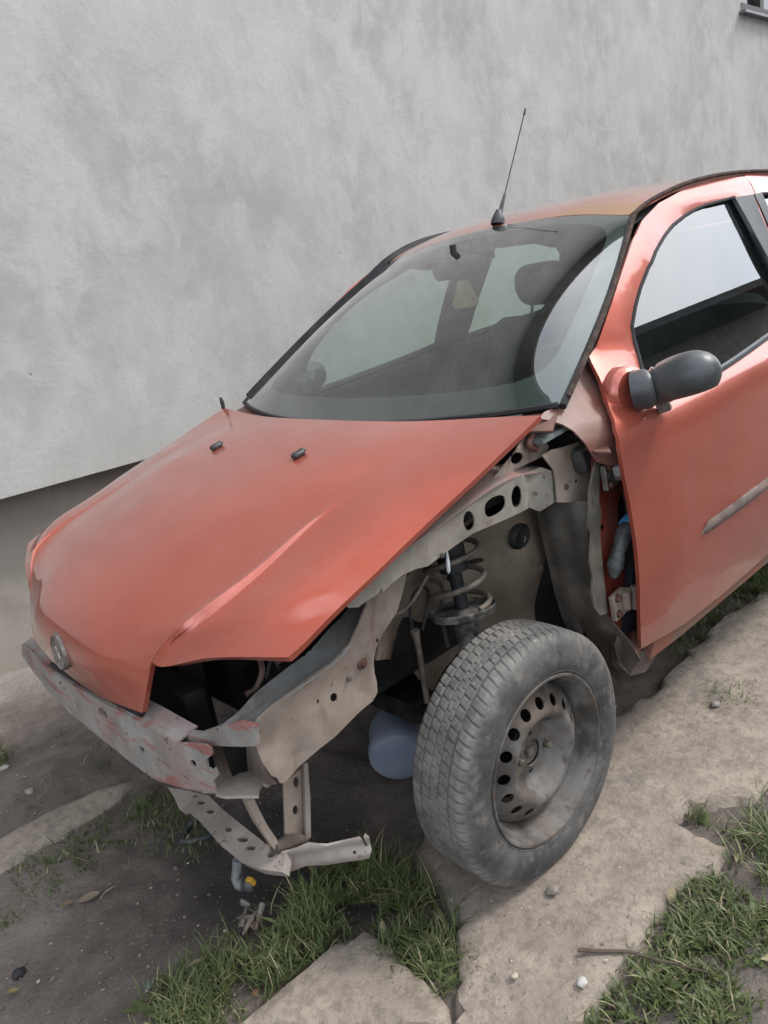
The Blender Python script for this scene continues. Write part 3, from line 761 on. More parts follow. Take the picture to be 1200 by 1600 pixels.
def side(sg):
    fd = sheet('front_door', F_DOOR, [F_WIN], side_map(sg, 0, [F_WIN]), m_door, car, t=.010, step=.024, bstep=.012, ref=(0, sg, 0), angle=24, inner=m_seat)
    sheet('door_glass', F_WIN, [], side_map(sg, -.019), m_glass_s, fd, t=.0001, step=.06, bstep=.04, ref=(0, sg, 0), angle=180) if False else None
    pane(F_WIN, sg, .05, .03, fd)
    tube('window_seal', seal_path(F_WIN, sg, -.005), .0055, m_rubber, fd, 6)
    belt = [(-.535, .966), (-.62, .971), (-.859, .991), (-1.188, 1.025), (-1.372, 1.048)]
    tube('belt_seal', [(x, sg*(S(x, z)-.006), z) for x, z in belt], .0095, m_trim, fd, 6, 24)
    sheet('pillar_trim', [(-1.394, 1.428), (-1.505, 1.430), (-1.488, 1.38), (-1.458, 1.20), (-1.432, 1.052), (-1.378, 1.05), (-1.388, 1.226), (-1.396, 1.341)], [], side_map(sg, .0035), m_trim, fd, t=.012, step=.04, ref=(0, sg, 0))
    mo = [(-.630, .610), (-.655, .603), (-1.43, .634), (-1.43, .672), (-.66, .637)]
    k = sheet('door_moulding', mo, [], lambda x, z: (x, sg*(S(x, z)+.004+.007*min(1, pdist(x, z, mo)/.012)), z), simple('scuffed_grey_moulding', (.20, .16, .145), (.30, .21, .185), 20, .65, 0, .3, 60, dust=(.15, .12, .10), dsc=16), fd, t=.014, step=.012, bstep=.012, ref=(0, sg, 0), angle=80)
    # inner door card
    card = [(x, z) for x, z in F_DOOR if z < 1.0]; card = [(-.42, .40), (-1.40, .41), (-1.40, 1.03), (-1.19, 1.0), (-.86, .972), (-.55, .952), (-.42, .93)]
    sheet('door_card', card, [], lambda x, z: (x, sg*(S(x, z)-.075), z), m_seat, fd, t=.02, step=.12, ref=(0, -sg, 0))
    rd = sheet('rear_door', R_DOOR, [R_WIN], side_map(sg, 0, [R_WIN]), m_door, car, t=.022, step=.05, bstep=.025, ref=(0, sg, 0), angle=24, inner=m_seat)
    pane(R_WIN, sg, .06, .04, rd)
    tube('window_seal', seal_path(R_WIN, sg, -.005), .0055, m_rubber, rd, 6)
    sheet('pillar_trim', [(-1.512, 1.432), (-1.563, 1.433), (-1.52, 1.25), (-1.500, 1.06), (-1.452, 1.055), (-1.468, 1.15), (-1.49, 1.27)], [], side_map(sg, .0035), m_trim, rd, t=.012, step=.04, ref=(0, sg, 0))
    sheet('door_card', [(-1.46, .42), (-1.95, .43), (-2.15, .72), (-2.18, 1.05), (-1.46, 1.03)], [], lambda x, z: (x, sg*(S(x, z)-.075), z), m_seat, rd, t=.02, step=.12, ref=(0, -sg, 0))
    sheet('quarter_panel', Q_PAN, [], side_map(sg), m_door, car, t=.02, step=.06, bstep=.03, ref=(0, sg, 0), angle=24, inner=m_seat)
    sheet('sill', SILL, [], lambda x, z: (x, sg*(S(x, z)-.008), z), simple('dirty_sill_paint', (.30, .12, .085), (.22, .15, .115), 6, .6, 0, .3, 30, dust=(.20, .15, .12), dsc=9), car, t=.06, step=.04, ref=(0, sg, 0))
    sheet('centre_pillar', [(-1.36, .40), (-1.56, .40), (-1.55, 1.02), (-1.575, 1.20), (-1.61, 1.40), (-1.60, 1.455), (-1.42, 1.455), (-1.425, 1.35), (-1.41, 1.20), (-1.38, 1.02)], [], lambda x, z: (x, sg*(S(x, z)-.055), z), m_seat, car, t=.03, step=.1, ref=(0, -sg, 0))
    return fd
fdoor = side(1); side(-1)

# door mirror on the near door
mp = [P(982, 611, y=.745), P(990, 611, y=.768), P(1003, 610, y=.785)]
b = MB(); d_ = (mp[2]-mp[0]).normalized()
b.lathe([(.0, .016), (.047, .016), (.055, .010), (.060, -.004), (.062, -.02)], mp[0], d_, 28)
b.build('mirror_base', m_paint, fdoor)
mpath = [P(990, 611, y=.762), P(1000, 609, y=.775), P(1012, 607, y=.79), P(1019, 605, y=.797), P(1026, 603, y=.805), P(1033, 601, y=.813), P(1040, 599, y=.822)]
mrad = [.046, .046, .0455, .038, .046, .037, .045]
p_, r_ = [], []
for i in range(len(mpath)-1):
    for t in (0, .25, .5, .75): p_.append(mpath[i]*(1-t)+mpath[i+1]*t); r_.append(mrad[i]*(1-t)+mrad[i+1]*t)
m0_, m1_ = mpath[-1], P(1123, 574, y=.945)
for i in range(26):
    t = 1-(1-i/25)**1.6; e = (t-.42)/.58 if t > .42 else (.42-t)/.62
    p_.append(m0_.lerp(m1_, t)); r_.append(.054*max(.002, 1-e**2.4)**.5 if t > .42 else .054-.009*e**2)
V, F = tube_geo(p_, r_, 24)
V = [Vector(v) for v in V]
for i, c in enumerate(p_):
    if i > 23:
        for k in range(24):
            v = V[i*24+k]; d = v.z-c.z
            if d < -.036: v.z = c.z-.036+(d+.036)*.25
            dx = v.x-c.x
            if dx < -.040: v.x = c.x-.040+(dx+.040)*.2
mirror = mesh('side_mirror', V, F, m_mirror, fdoor, angle=42)
far_door = [o for o in car.children if o.name.startswith('front_door') and o is not fdoor][0]
fold = Matrix.Rotation(R(-62), 3, 'Z'); fp = Vector((-.437, -.752, 1.012))      # the far mirror is folded back along its door
mesh('side_mirror', [fold @ (Vector((v.x, -v.y, v.z))-fp)+fp+Vector((-.10, .02, 0)) for v in V], [tuple(reversed(f)) for f in F], m_mirror, far_door, angle=42)
b = MB(); b.box(P(1036, 632, y=.80), (.02, .03, .035), rotm(.3, .2, .4)); b.build('mirror_bracket', m_steel, mirror)

# --- front structure with the bumper gone
def g_beam(p): return p.x-(.690-(.25 if p.y > 0 else .10)*p.y**2)
bface = [(34, 1006), (75, 1046), (120, 1075), (165, 1100), (215, 1126), (252, 1148), (275, 1161), (320, 1164), (329, 1170), (331, 1180), (322, 1187), (324, 1200), (331, 1204), (335, 1200), (340, 1212), (332, 1222), (337, 1239),
         (320, 1240), (275, 1229), (240, 1217), (200, 1188), (150, 1146), (110, 1115), (75, 1080), (45, 1040), (34, 1024)]
def ell(cx, cy, a, b_, n=10, r=0): return [(cx+a*math.cos(t)*math.cos(r)-b_*math.sin(t)*math.sin(r), cy+a*math.cos(t)*math.sin(r)+b_*math.sin(t)*math.cos(r)) for t in (2*math.pi*i/n for i in range(n))]
beam = pix_sheet('bumper_beam', bface, [ell(302, 1193, 6.5, 4, 8, 1.0), ell(161, 1114, 4.5, 9.5, 8, -.6), ell(98, 1072, 4, 9, 8, -.6), ell(222, 1172, 2.8, 6, 8, -.5)], g_beam, m_beam, car, t=.005, step=.014, ref=(1, 0, 0), dent=.006, dsc=16, label='scraped pale bumper beam with red paint marks')
pix_sheet('beam_hole_shade', [(115, 1082), (200, 1150), (260, 1175), (318, 1178), (322, 1225), (270, 1218), (200, 1178), (118, 1108)], [], lambda p: g_beam(p)+.022, m_dark, car, t=.003, step=.06, ref=(1, 0, 0))  # dark sheet behind the holes, coloured so they look shaded
# lower flange of the beam, tucked under
lowA = [hit(px, py, g_beam) for px, py in [(45, 1040), (110, 1114), (200, 1187), (240, 1216), (275, 1228), (337, 1239)]]
loft('beam_flange', [p+Vector((-.001, 0, -.001)) for p in lowA], [p+Vector((-.03, 0, -.028)) for p in lowA], m_lower, beam, 30, 4, .004, (1, 0, .2))
topA = [hit(px, py, g_beam) for px, py in [(34, 1007), (75, 1047), (120, 1076), (165, 1101), (215, 1127), (252, 1149), (275, 1162)]]
loft('beam_flange', topA, [p+Vector((-.05, 0, .012)) for p in topA], m_beam, beam, 30, 4, .004, (.3, 0, 1))
# dark strip painting the shade of the gap between bonnet lip and beam
tube('bonnet_gap_strip', [p+Vector((-.012, 0, .010)) for p in topA[1:5]], .007, m_rubber, car, 8, 30)
def g_strip(p): return p.x-(.655-.20*p.y**2)
pix_sheet('upper_crossmember', [(252, 1138), (280, 1143), (310, 1147), (340, 1137), (372, 1130), (397, 1136), (400, 1166), (378, 1167), (318, 1165), (290, 1163), (262, 1158)], [], g_strip, m_beam, car, t=.012, ref=(1, .3, .3), dent=.004)
def g_plate(p): return p.y-(.575+.12*(p.z-.55))
boxb = [(316, 1160), (398, 1162), (415, 1205), (430, 1226), (338, 1226), (325, 1200)]
pix_sheet('beam_end_pocket', boxb, [], lambda p: p.x-.548-.05*(p.y-.5), simple('brown_grey_pocket', (.17, .13, .115), (.26, .21, .19), 12, .7, 0, .3, 40), car, t=.004, ref=(1, 0, 0))
pix_sheet('beam_end_tray', [(337, 1223), (362, 1212), (400, 1200), (418, 1212), (428, 1218), (418, 1226), (410, 1224), (405, 1233), (404, 1243), (375, 1243), (352, 1244), (337, 1240)], [], lambda p: p.z-(.470+.15*(p.x-.62)), m_lower, car, t=.006, ref=(.2, 0, 1), dent=.006, dsc=20)
corner = [(396, 1137), (405, 1122), (425, 1104), (470, 1070), (520, 1035), (545, 1008), (560, 978), (570, 952), (574, 932), (600, 918), (636, 896), (628, 930), (620, 957), (608, 975), (597, 992), (588, 1012), (584, 1032), (585, 1050), (589, 1066), (590, 1082), (583, 1095), (562, 1112), (525, 1150), (497, 1172), (470, 1195), (445, 1223), (438, 1224), (434, 1216), (424, 1212), (410, 1192), (400, 1165)]
plate = pix_sheet('corner_panel', corner, [ell(522, 1090, 6, 7.5, 9), ell(497, 1096, 2.2, 3.5, 7), ell(590, 1001, 2.5, 4, 7)], lambda p: g_plate(p)-.006*math.sin(p.x*60)*max(0, min(1, (p.x-.40)/.08))*max(0, min(1, (.56-p.z)/.05)), m_plate, car, t=.004, ref=(0, 1, 0), dent=.010, dsc=14)
b = MB(); q = hit(566, 1036, g_plate); b.lathe([(0, .008), (.006, .008), (.008, .004), (.012, .002), (.013, -.002)], q, (0, 1, .1), 10); b.build('stud', m_rust, plate)
edgeA = [hit(px, py, g_plate) for px, py in [(398, 1137), (405, 1123), (425, 1105), (470, 1071), (520, 1036), (545, 1009), (560, 979), (572, 946)]]
edgeB = [P(px, py, y=.50) for px, py in [(338, 1138), (372, 1112), (398, 1084), (440, 1050), (482, 1018), (512, 985), (535, 962), (548, 946)]]
loft('headlamp_flange', edgeA, edgeB, simple('cool_grey_steel', (.31, .325, .325), (.24, .245, .24), 10, .6, 0, .3, 40, dust=(.16, .13, .115), dsc=9), car, 30, 6, .004, (.2, -.2, 1), bulge=(0, 0, -.008))
loft('headlamp_inner_wall', edgeB, [p+Vector((-.03, -.05, -.16)) for p in edgeB], m_dark, car, 24, 4, .004, (.5, 0, 1))

# upper wing rail
def g_rail(p): return p.y-.662+.10*max(0, p.x-.25)
rail_o = [(536, 943), (542, 930), (558, 920), (575, 903), (600, 882), (616, 872), (640, 858), (662, 839), (695, 813), (726, 793), (752, 775), (780, 757), (800, 748), (820, 741), (846, 730), (865, 737), (868, 750), (870, 783), (857, 791), (844, 799), (836, 797), (828, 793), (805, 805), (780, 816), (740, 833), (715, 850), (700, 861), (684, 873), (668, 885), (650, 889), (629, 899), (612, 912), (601, 923), (598, 925), (597, 919), (588, 930), (574, 938), (560, 949), (545, 950)]
sq = smooth_poly([(756, 783), (789, 769), (791, 797), (759, 813)], 2)
rail = pix_sheet('wing_rail', rail_o, [ell(733, 814, 9, 16, 12, -.05), sq, ell(807, 776, 8, 17.5, 12, .05)], lambda p: g_rail(p)-.006*math.cos(min(1, max(-1, (p.x+.135)/.028))*math.pi)-.003*math.sin(p.x*47), m_rail, car, t=.004, step=.012, ref=(0, 1, 0), dent=.003)
ra = [hit(px, py, g_rail) for px, py in [(537, 941), (558, 920), (575, 903), (616, 872), (662, 839), (726, 793), (780, 757), (820, 741), (866, 736)]]
loft('rail_top_flange', [p+Vector((0, -.001, 0)) for p in ra], [p+Vector((-.0, -.085, .014)) for p in ra], simple('pink_dusty_flange', (.40, .24, .21), (.30, .22, .19), 8, .65, 0, .3, 40, dust=(.34, .30, .26), dsc=7, dlo=.4, dhi=.7), rail, 30, 5, .003, (0, .2, 1))
rb = [hit(px, py, g_rail) for px, py in [(545, 950), (574, 938), (629, 899), (668, 885), (700, 861), (740, 833), (780, 816), (828, 793), (844, 799), (870, 783)]]
loft('rail_inner_wall', [p+Vector((-.01, -.075, .055)) for p in rb], [p+Vector((0, -.07, .006)) for p in rb], m_dark, rail, 24, 3, .003, (0, 1, 0))
# rear end of the rail joining the scuttle side
def g_end(p): return p.y-.668-.02*max(0, -(p.x+.22))
endp = [(848, 712), (866, 736), (868, 750), (871, 785), (898, 785), (925, 783), (930, 760), (934, 730), (930, 716), (914, 706), (905, 690), (880, 699), (862, 703)]
pix_sheet('rail_end_bracket', endp, [ell(901, 752, 2.6, 3.6, 8)], g_end, m_plate, car, t=.004, ref=(0, 1, .2), dent=.006, dsc=16)
b = MB(); q = hit(903, 716, g_end); b.box(q+Vector((0, .012, 0)), (.05, .03, .058), rotm(.1, .25, .15), .2); b.build('rubber_block', simple('greenish_rubber', (.05, .055, .05), (.09, .095, .09), 20, .7, 0, .3, 60), car)
pix_sheet('hinge_bracket', [(832, 664), (842, 668), (858, 699), (849, 713), (825, 724), (800, 737), (778, 752), (770, 748), (800, 712), (815, 690)], [ell(808, 716, 11, 9, 9, -.6)], lambda p: p.y-.632, m_plate, car, t=.004, ref=(0, 1, .3), dent=.014, dsc=22)
tube('bonnet_hinge', [P(832, 668, y=.64), P(830, 684, y=.645), P(826, 694, y=.648), P(838, 702, y=.645)], .008, m_pillar, car, 8, 14)
pix_sheet('scuttle_shade_panel', [(820, 640), (850, 640), (925, 680), (935, 722), (900, 730), (835, 726), (800, 720)], [], lambda p: p.y-.585, simple('shade_brown_panel', (.045, .033, .028), (.075, .055, .045), 9, .85, 0, .3, 30), car, t=.003, ref=(0, 1, 0))  # flat dark panel painting the shade inside the open cavity
# windscreen pillar side panel
def g_pil(p): return p.y-(S(min(p.x, -.33), p.z)-.040-.03*max(0, (p.x+.36)/.1))
pil = [(908, 555), (922, 556), (932, 572), (945, 603), (957, 645), (972, 700), (976, 722), (955, 728), (932, 722), (914, 692), (896, 673), (879, 663), (856, 656), (842, 654), (850, 644), (864, 637), (876, 622), (892, 596), (902, 570)]
pix_sheet('pillar_panel', pil, [ell(890, 616, 2, 2.6, 7, .7)], g_pil, m_pillar, car, t=.004, step=.014, ref=(.3, 1, 0), dent=.018, dsc=9)
pix_sheet('pillar_ledge', [(880, 663), (914, 690), (948, 692), (955, 706), (932, 706), (914, 700), (895, 682)], [], lambda p: p.z-(.905+.1*(p.y-.7)), m_pillar, car, t=.004, ref=(0, .5, 1))

# wheelhouse
def sst(a): a = min(1, max(0, a)); return a*a*(3-2*a)
def g_wh(p): return p.y-(.43+.135*sst((p.x-.06)/.22)+.10*sst((-.16-p.x)/.14)-.05*sst((.62-p.z)/.2))
wh = [(560, 950), (600, 905), (660, 870), (720, 835), (780, 800), (840, 775), (895, 780), (903, 840), (915, 900), (922, 950), (932, 1010), (900, 1020), (850, 1020), (790, 1015), (740, 1010), (715, 1020), (695, 1045), (676, 1080), (660, 1066), (645, 1048), (625, 1035), (605, 1030), (588, 1032), (596, 992), (618, 957)]
whs = pix_sheet('wheelhouse_panel', wh, [ell(814, 842, 6, 8, 9)], g_wh, m_house, car, t=.004, step=.02, ref=(0, 1, 0), dent=.012, dsc=9)
b = MB(); q = hit(812, 838, g_wh); b.lathe([(0, .004), (.018, .006), (.026, .012), (.034, .004), (.036, -.003)], q, (.1, 1, -.1), 14); b.build('grommet', m_rubber, whs)
b = MB(); q = hit(845, 886, g_wh); b.lathe([(0, .007), (.005, .006), (.009, .003), (.014, .003), (.016, -.002)], q, (.1, 1, -.1), 12); b.build('plug', m_house, whs)
def g_lin(p): return p.x-(-.292-.20*max(0, .74-p.z)-.10*(p.y-.6))
lin = [(838, 800), (871, 785), (926, 782), (922, 800), (919, 840), (923, 870), (927, 900), (931, 938), (944, 957), (960, 976), (978, 998), (992, 1020), (985, 1052), (962, 1092), (958, 1075), (942, 1040), (918, 1020), (895, 1000), (878, 965), (866, 925), (856, 880), (846, 835)]
pix_sheet('wheelhouse_rear_panel', lin, [], lambda p: g_lin(p)+.004*math.sin(p.y*90), m_liner, car, t=.005, step=.016, ref=(1, .5, 0), dent=.012, dsc=10)
pix_sheet('wheelhouse_mud', [(893, 950), (905, 975), (928, 1010), (942, 1040), (960, 1080), (985, 1052), (1000, 1030), (985, 1005), (962, 980), (944, 958), (930, 950), (920, 960), (905, 950)], [], lambda p: g_lin(p)-.006, m_mud, car, t=.006, step=.014, ref=(1, .5, 0), dent=.016, dsc=18)
def g_post(p): return p.y-(.705-.02*min(0, p.x+.36))
post = [(926, 716), (975, 712), (990, 760), (1001, 860), (1006, 1012), (990, 1016), (968, 990), (946, 960), (938, 940), (930, 880), (926, 800)]
pix_sheet('door_post', post, [ell(941, 824, 4, 4.5, 8), ell(972, 800, 7, 30, 10)], g_post, m_post, car, t=.004, ref=(0, 1, 0), dent=.008, dsc=12)
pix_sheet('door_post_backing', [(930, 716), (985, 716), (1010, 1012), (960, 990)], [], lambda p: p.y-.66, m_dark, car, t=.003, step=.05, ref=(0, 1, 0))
fl = [(921, 770), (926, 745), (931, 722), (940, 718), (937, 752), (936, 785), (940, 800), (938, 838), (941, 872), (944, 905), (947, 935), (950, 958), (938, 962), (929, 950), (925, 925), (927, 902), (922, 880), (923, 862), (924, 834), (919, 826), (921, 800)]
pix_sheet('post_flange', fl, [], lambda p: p.y-.722-.002*math.sin(p.z*60), simple('sealer_beige_flange', (.21, .185, .15), (.14, .13, .115), 16, .7, 0, .5, 40, dust=(.13, .10, .08), dsc=14), car, t=.005, step=.008, ref=(0, 1, 0), dent=.004, dsc=20)
# hinges
def hinge(px, py, s=1.):
    q = P(px, py, y=.735); b = MB()
    b.box(q+Vector((0, 0, 0)), (.05*s, .014, .062*s), rotm(0, .15, 0)); b.box(q+Vector((-.022, .012, .008)), (.03*s, .02, .045*s), rotm(0, .15, .3))
    b.lathe([(0, .030), (.0085, .030), (.0085, -.030), (0, -.030)], q+Vector((-.038, .022, .008)), (0, 0, 1), 10)
    h = b.build('door_hinge', m_steel if s < 1.05 else m_plate, car)
    for dx, dz in ((.012, .022), (.010, -.020)):
        c = MB(); c.lathe([(0, .008), (.007, .008), (.0085, .005), (.0085, 0), (.012, 0), (.012, -.003)], q+Vector((dx, .007, dz)), (0, 1, 0), 6)
        c.build('bolt', m_rust, h)
hinge(952, 742, 1.0); hinge(966, 944, 1.1)
b = MB(); b.box(P(967, 735, y=.76), (.020, .022, .026), rotm(.1, .2, .1)); b.build('door_check', simple('pale_grey_plastic', (.42, .43, .45), (.33, .34, .36), 20, .5), car)
# loom into the door with blue tape
lo_ = tube('wiring_loom', [P(1000, 806, y=.748), P(986, 817, y=.748), P(975, 836, y=.748), P(967, 860, y=.746), P(961, 884, y=.744), P(959, 902, y=.742)], [.014, .021, .022, .017, .021, .009], simple('wrapped_black_loom', (.04, .043, .046), (.085, .09, .095), 60, .5, 0, .6, 120), car, 12)
tube('blue_tape', [P(998, 807, y=.749), P(989, 813, y=.749), P(981, 823, y=.749)], [.0225, .0235, .0235], simple('bright_blue_tape', (.05, .30, .62), (.06, .34, .68), 30, .4, 0, .1), lo_, 12)
# front end of the sill
pix_sheet('sill_end', [(966, 985), (985, 1000), (1003, 1018), (1022, 1008), (1028, 1018), (1020, 1035), (1008, 1050), (985, 1056), (968, 1040), (960, 1010)], [ell(1012, 1012, 5, 6, 8)], lambda p: p.y-(.742+.2*min(0, -(p.x+.43))), m_mud, car, t=.02, step=.012, ref=(.4, 1, -.2), dent=.02, dsc=20)
b = MB(); b.box(P(985, 1005, y=.72), (.06, .05, .05), rotm(.3, .4, .2)); b.build('sill_gusset', m_pillar, car)

# suspension strut
sb = P(724, 957, y=.55); st_ = Vector((sb.x-.02, .495, .885)); axv = (st_-sb).normalized()
b = MB(); b.lathe([(.0, .012), (.030, .012), (.052, .004), (.070, .006), (.076, .013), (.080, .010), (.076, -.004), (.050, -.012), (.028, -.02), (.028, -.30), (0, -.30)], sb, axv, 32)
strut = b.build('strut', simple('dusty_black_strut', (.05, .048, .046), (.09, .085, .08), 18, .7, .1, .4, 50, dust=(.25, .235, .21), dsc=16, dlo=.45, dhi=.62), car)
b = MB(); b.lathe([(.016, 0), (.016, .10), (.033, .10), (.035, .16), (.031, .20), (.035, .24), (.034, .33)], sb, axv, 18); b.build('bump_stop', m_rubber, strut)
b = MB(); b.lathe([(.062, .285), (.075, .285), (.078, .30), (.074, .31), (0, .32)], sb, axv, 24); b.build('top_mount', m_dark, strut)
ax_a = axv.orthogonal().normalized(); ax_b = axv.cross(ax_a)
pth = []
for i in range(190):
    t = i/189; a_ = 2*math.pi*4.1*t+.6; rr = .066
    h_ = .014+.27*(t if t > .12 else t*.4+.0)-(.0 if t > .12 else 0)
    pth.append(sb+axv*(.014+.272*(t**1.1))+(ax_a*math.cos(a_)+ax_b*math.sin(a_))*rr)
tube('coil_spring', pth, .0068, m_spring, strut, 8)
tube('link_rod', [P(648, 985, y=.50), P(652, 1003, y=.50), P(662, 1060, y=.51), P(668, 1098, y=.52)], [.011, .0075, .0075, .0075], m_spring, strut, 8)
tube('brake_hose', cr_interp([P(644, 985, y=.49), P(641, 955, y=.49), P(646, 930, y=.49), P(660, 916, y=.49), P(669, 925, y=.49), P(667, 950, y=.49), P(660, 985, y=.5)], 26), .004, m_rubber, strut, 7)
tube('cable_tie', [P(698, 858, y=.640), P(699, 868, y=.640), P(700, 880, y=.640), P(701, 892, y=.640), P(701, 896, y=.640)], [.0015, .0030, .0045, .0042, .001], simple('white_plastic_tie', (.72, .74, .76), None, 20, .35, 0, 0), car, 6)
for L, yy, rr in (([(700, 905), (735, 880), (775, 868), (812, 840)], .45, .006), ([(660, 905), (690, 915), (690, 960), (700, 1010)], .47, .005), ([(800, 905), (830, 895), (858, 905), (880, 940)], .44, .007), ([(612, 965), (640, 945), (668, 900)], .55, .004)):
    tube('brake_pipe', cr_interp([P(px, py, y=yy) for px, py in L], 20), rr, m_dark if rr > .0055 else m_spring, whs, 7)
for px, py, g_, r_ in ((545, 1060, g_plate, .003), (884, 760, g_end, .004), (690, 868, g_rail, .003), (836, 770, g_rail, .003)):
    q = hit(px, py, g_); b = MB(); b.lathe([(0, .004), (r_, .0035), (r_*1.25, .001), (r_*1.9, .0005), (r_*2.0, -.002)], q+Vector((0, .003, 0)), (.05, 1, .1), 8); b.build('bolt', m_spring, plate if g_ is g_plate else rail)
b = MB()
for sg in (1, -1): b.tube([Vector((0, sg*.66, .29)), Vector((-.01, sg*.56, .25)), Vector((.02, sg*.30, .22))], .03, 8); b.tube([Vector((.12, sg*.30, .21)), Vector((.0, sg*.55, .20)), Vector((-.15, sg*.32, .21))], .022, 8)
b.box((-.02, 0, .215), (.30, .66, .06)); b.V = [v+Vector((-.13, 0, .02)) for v in b.V]; b.build('subframe', m_dark, car)

# lower crossmember hanging from two struts
def g_low(p): return p.z-(.262-.55*(p.x-.575))
lowm = [(262, 1230), (283, 1233), (326, 1243), (352, 1268), (388, 1297), (415, 1318), (447, 1332), (442, 1363), (405, 1358), (378, 1348), (345, 1321), (310, 1281), (287, 1263), (281, 1266), (272, 1246)]
lowc = pix_sheet('lower_crossmember', lowm, [ell(305, 1244, 3.5, 2, 7), ell(314, 1254, 6.5, 3.4, 8), ell(328, 1268, 6.5, 3.6, 8), ell(357, 1296, 5.5, 4.2, 8), ell(379, 1312, 9, 4, 8, .1), ell(392, 1325, 7.5, 4, 8), ell(424, 1335, 7, 4.5, 8, -.5)], g_low, m_lower, car, t=.022, step=.01, ref=(.3, 0, 1), dent=.006, dsc=16)
def g_out(p): return .617*(p.x-.548)+.787*(p.y-.509)
outr_ = [(441, 1363), (441, 1334), (455, 1329), (481, 1317), (512, 1322), (531, 1317), (561, 1308), (571, 1322), (575, 1322), (568, 1308), (570, 1302), (577, 1310), (581, 1328), (577, 1341), (568, 1343), (540, 1347), (510, 1352), (478, 1353), (458, 1361)]
pix_sheet('crossmember_outrigger', outr_, [ell(554, 1332, 3, 3, 8)], lambda p: g_out(p)-.003*math.sin(p.z*160), m_lower, lowc, t=.006, step=.009, ref=(.6, .8, 0), dent=.006, dsc=18)
ds_ = [(379, 1241), (394, 1241), (405, 1265), (418, 1290), (432, 1310), (442, 1336), (434, 1334), (425, 1322), (402, 1287), (390, 1262)]
pix_sheet('diagonal_brace', ds_, [], lambda p: p.y-.505, m_plate, car, t=.018, step=.01, ref=(0, 1, 0), dent=.004)
vs_ = [(443, 1222), (462, 1208), (479, 1192), (482, 1215), (484, 1250), (485, 1308), (478, 1312), (462, 1310), (446, 1306)]
pix_sheet('support_strut', vs_, [ell(463, 1222, 5, 9, 8), ell(462, 1266, 5, 8, 8)], lambda p: p.y-.478, m_plate, car, t=.005, step=.01, ref=(0, 1, 0), dent=.006)
pix_sheet('strut_lip', [(475, 1194), (481, 1192), (485, 1250), (486, 1309), (478, 1312), (477, 1250)], [], lambda p: p.y-.490, m_lower, car, t=.008, step=.012, ref=(0, 1, 0), dent=.004)
tube('strut_foot', [P(428, 1326, y=.50), P(450, 1316, y=.49), P(478, 1310, y=.482)], [.012, .016, .010], m_mud, car, 8)

# engine bay, floor, bulkhead: near-black for shade; engine and radiator added
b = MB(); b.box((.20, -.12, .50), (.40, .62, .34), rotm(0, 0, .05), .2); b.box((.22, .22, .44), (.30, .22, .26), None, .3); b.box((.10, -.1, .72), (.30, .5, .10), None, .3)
b.lathe([(0, .03), (.07, .03), (.075, .02), (.075, -.02), (0, -.02)], (.30, -.46, .45), (0, 1, 0), 20); b.build('filler_engine_block', m_dark, car)  # added mass that keeps the empty bay dark
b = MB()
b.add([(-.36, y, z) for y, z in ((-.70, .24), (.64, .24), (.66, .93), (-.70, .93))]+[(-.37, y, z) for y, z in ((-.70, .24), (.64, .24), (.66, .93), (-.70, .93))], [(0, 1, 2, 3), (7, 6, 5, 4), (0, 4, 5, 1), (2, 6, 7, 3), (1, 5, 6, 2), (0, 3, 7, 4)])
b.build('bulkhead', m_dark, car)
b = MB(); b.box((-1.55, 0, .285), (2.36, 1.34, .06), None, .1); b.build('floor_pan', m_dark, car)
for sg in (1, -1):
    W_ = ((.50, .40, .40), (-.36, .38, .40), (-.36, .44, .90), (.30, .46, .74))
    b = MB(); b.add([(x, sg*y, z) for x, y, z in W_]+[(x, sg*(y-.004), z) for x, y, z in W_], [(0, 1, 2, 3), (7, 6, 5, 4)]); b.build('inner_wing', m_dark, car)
b = MB(); b.box((.54, -.05, .47), (.05, .66, .20), None, .1); b.box((.47, -.05, .46), (.06, .36, .24), None, .1); b.build('filler_radiator', m_dark, car)  # added too, as dark filling for the bay
for L, rr in (([(395, 1010), (410, 1045), (400, 1075), (385, 1085)], .006), ([(430, 1035), (470, 1010), (500, 985), (520, 960)], .007), ([(452, 1015), (475, 1030), (505, 1000)], .005), ([(480, 960), (500, 985), (530, 965)], .005), ([(440, 1050), (425, 1030), (415, 1060)], .004)):
    tube('wiring', cr_interp([P(px, py, y=.47) for px, py in L], 14), rr, simple('dusty_maroon_cable', (.09, .05, .045), (.14, .09, .08), 30, .7) if rr > .0055 else m_rubber, car, 7)
# cowl between bonnet and glass
cA = [Vector(ws_pt(u, 0))+Vector((.004, 0, -.012)) for u in np.linspace(-1, 1, 9)]
cB = [Vector((-.125-.085*abs(u)**2, .70*u, .968+.006*abs(u)**2)) for u in np.linspace(-1, 1, 9)]
loft('cowl_panel', cA, cB, m_pillar, car, 30, 5, .004, (.2, 0, 1))
b = MB(); q = P(347, 628, y=-.70); b.tube([q+Vector((0, 0, -.03)), q, q+Vector((.0, -.006, .016))], [.006, .008, .004], 6); b.build('bonnet_buffer', m_rubber, car)

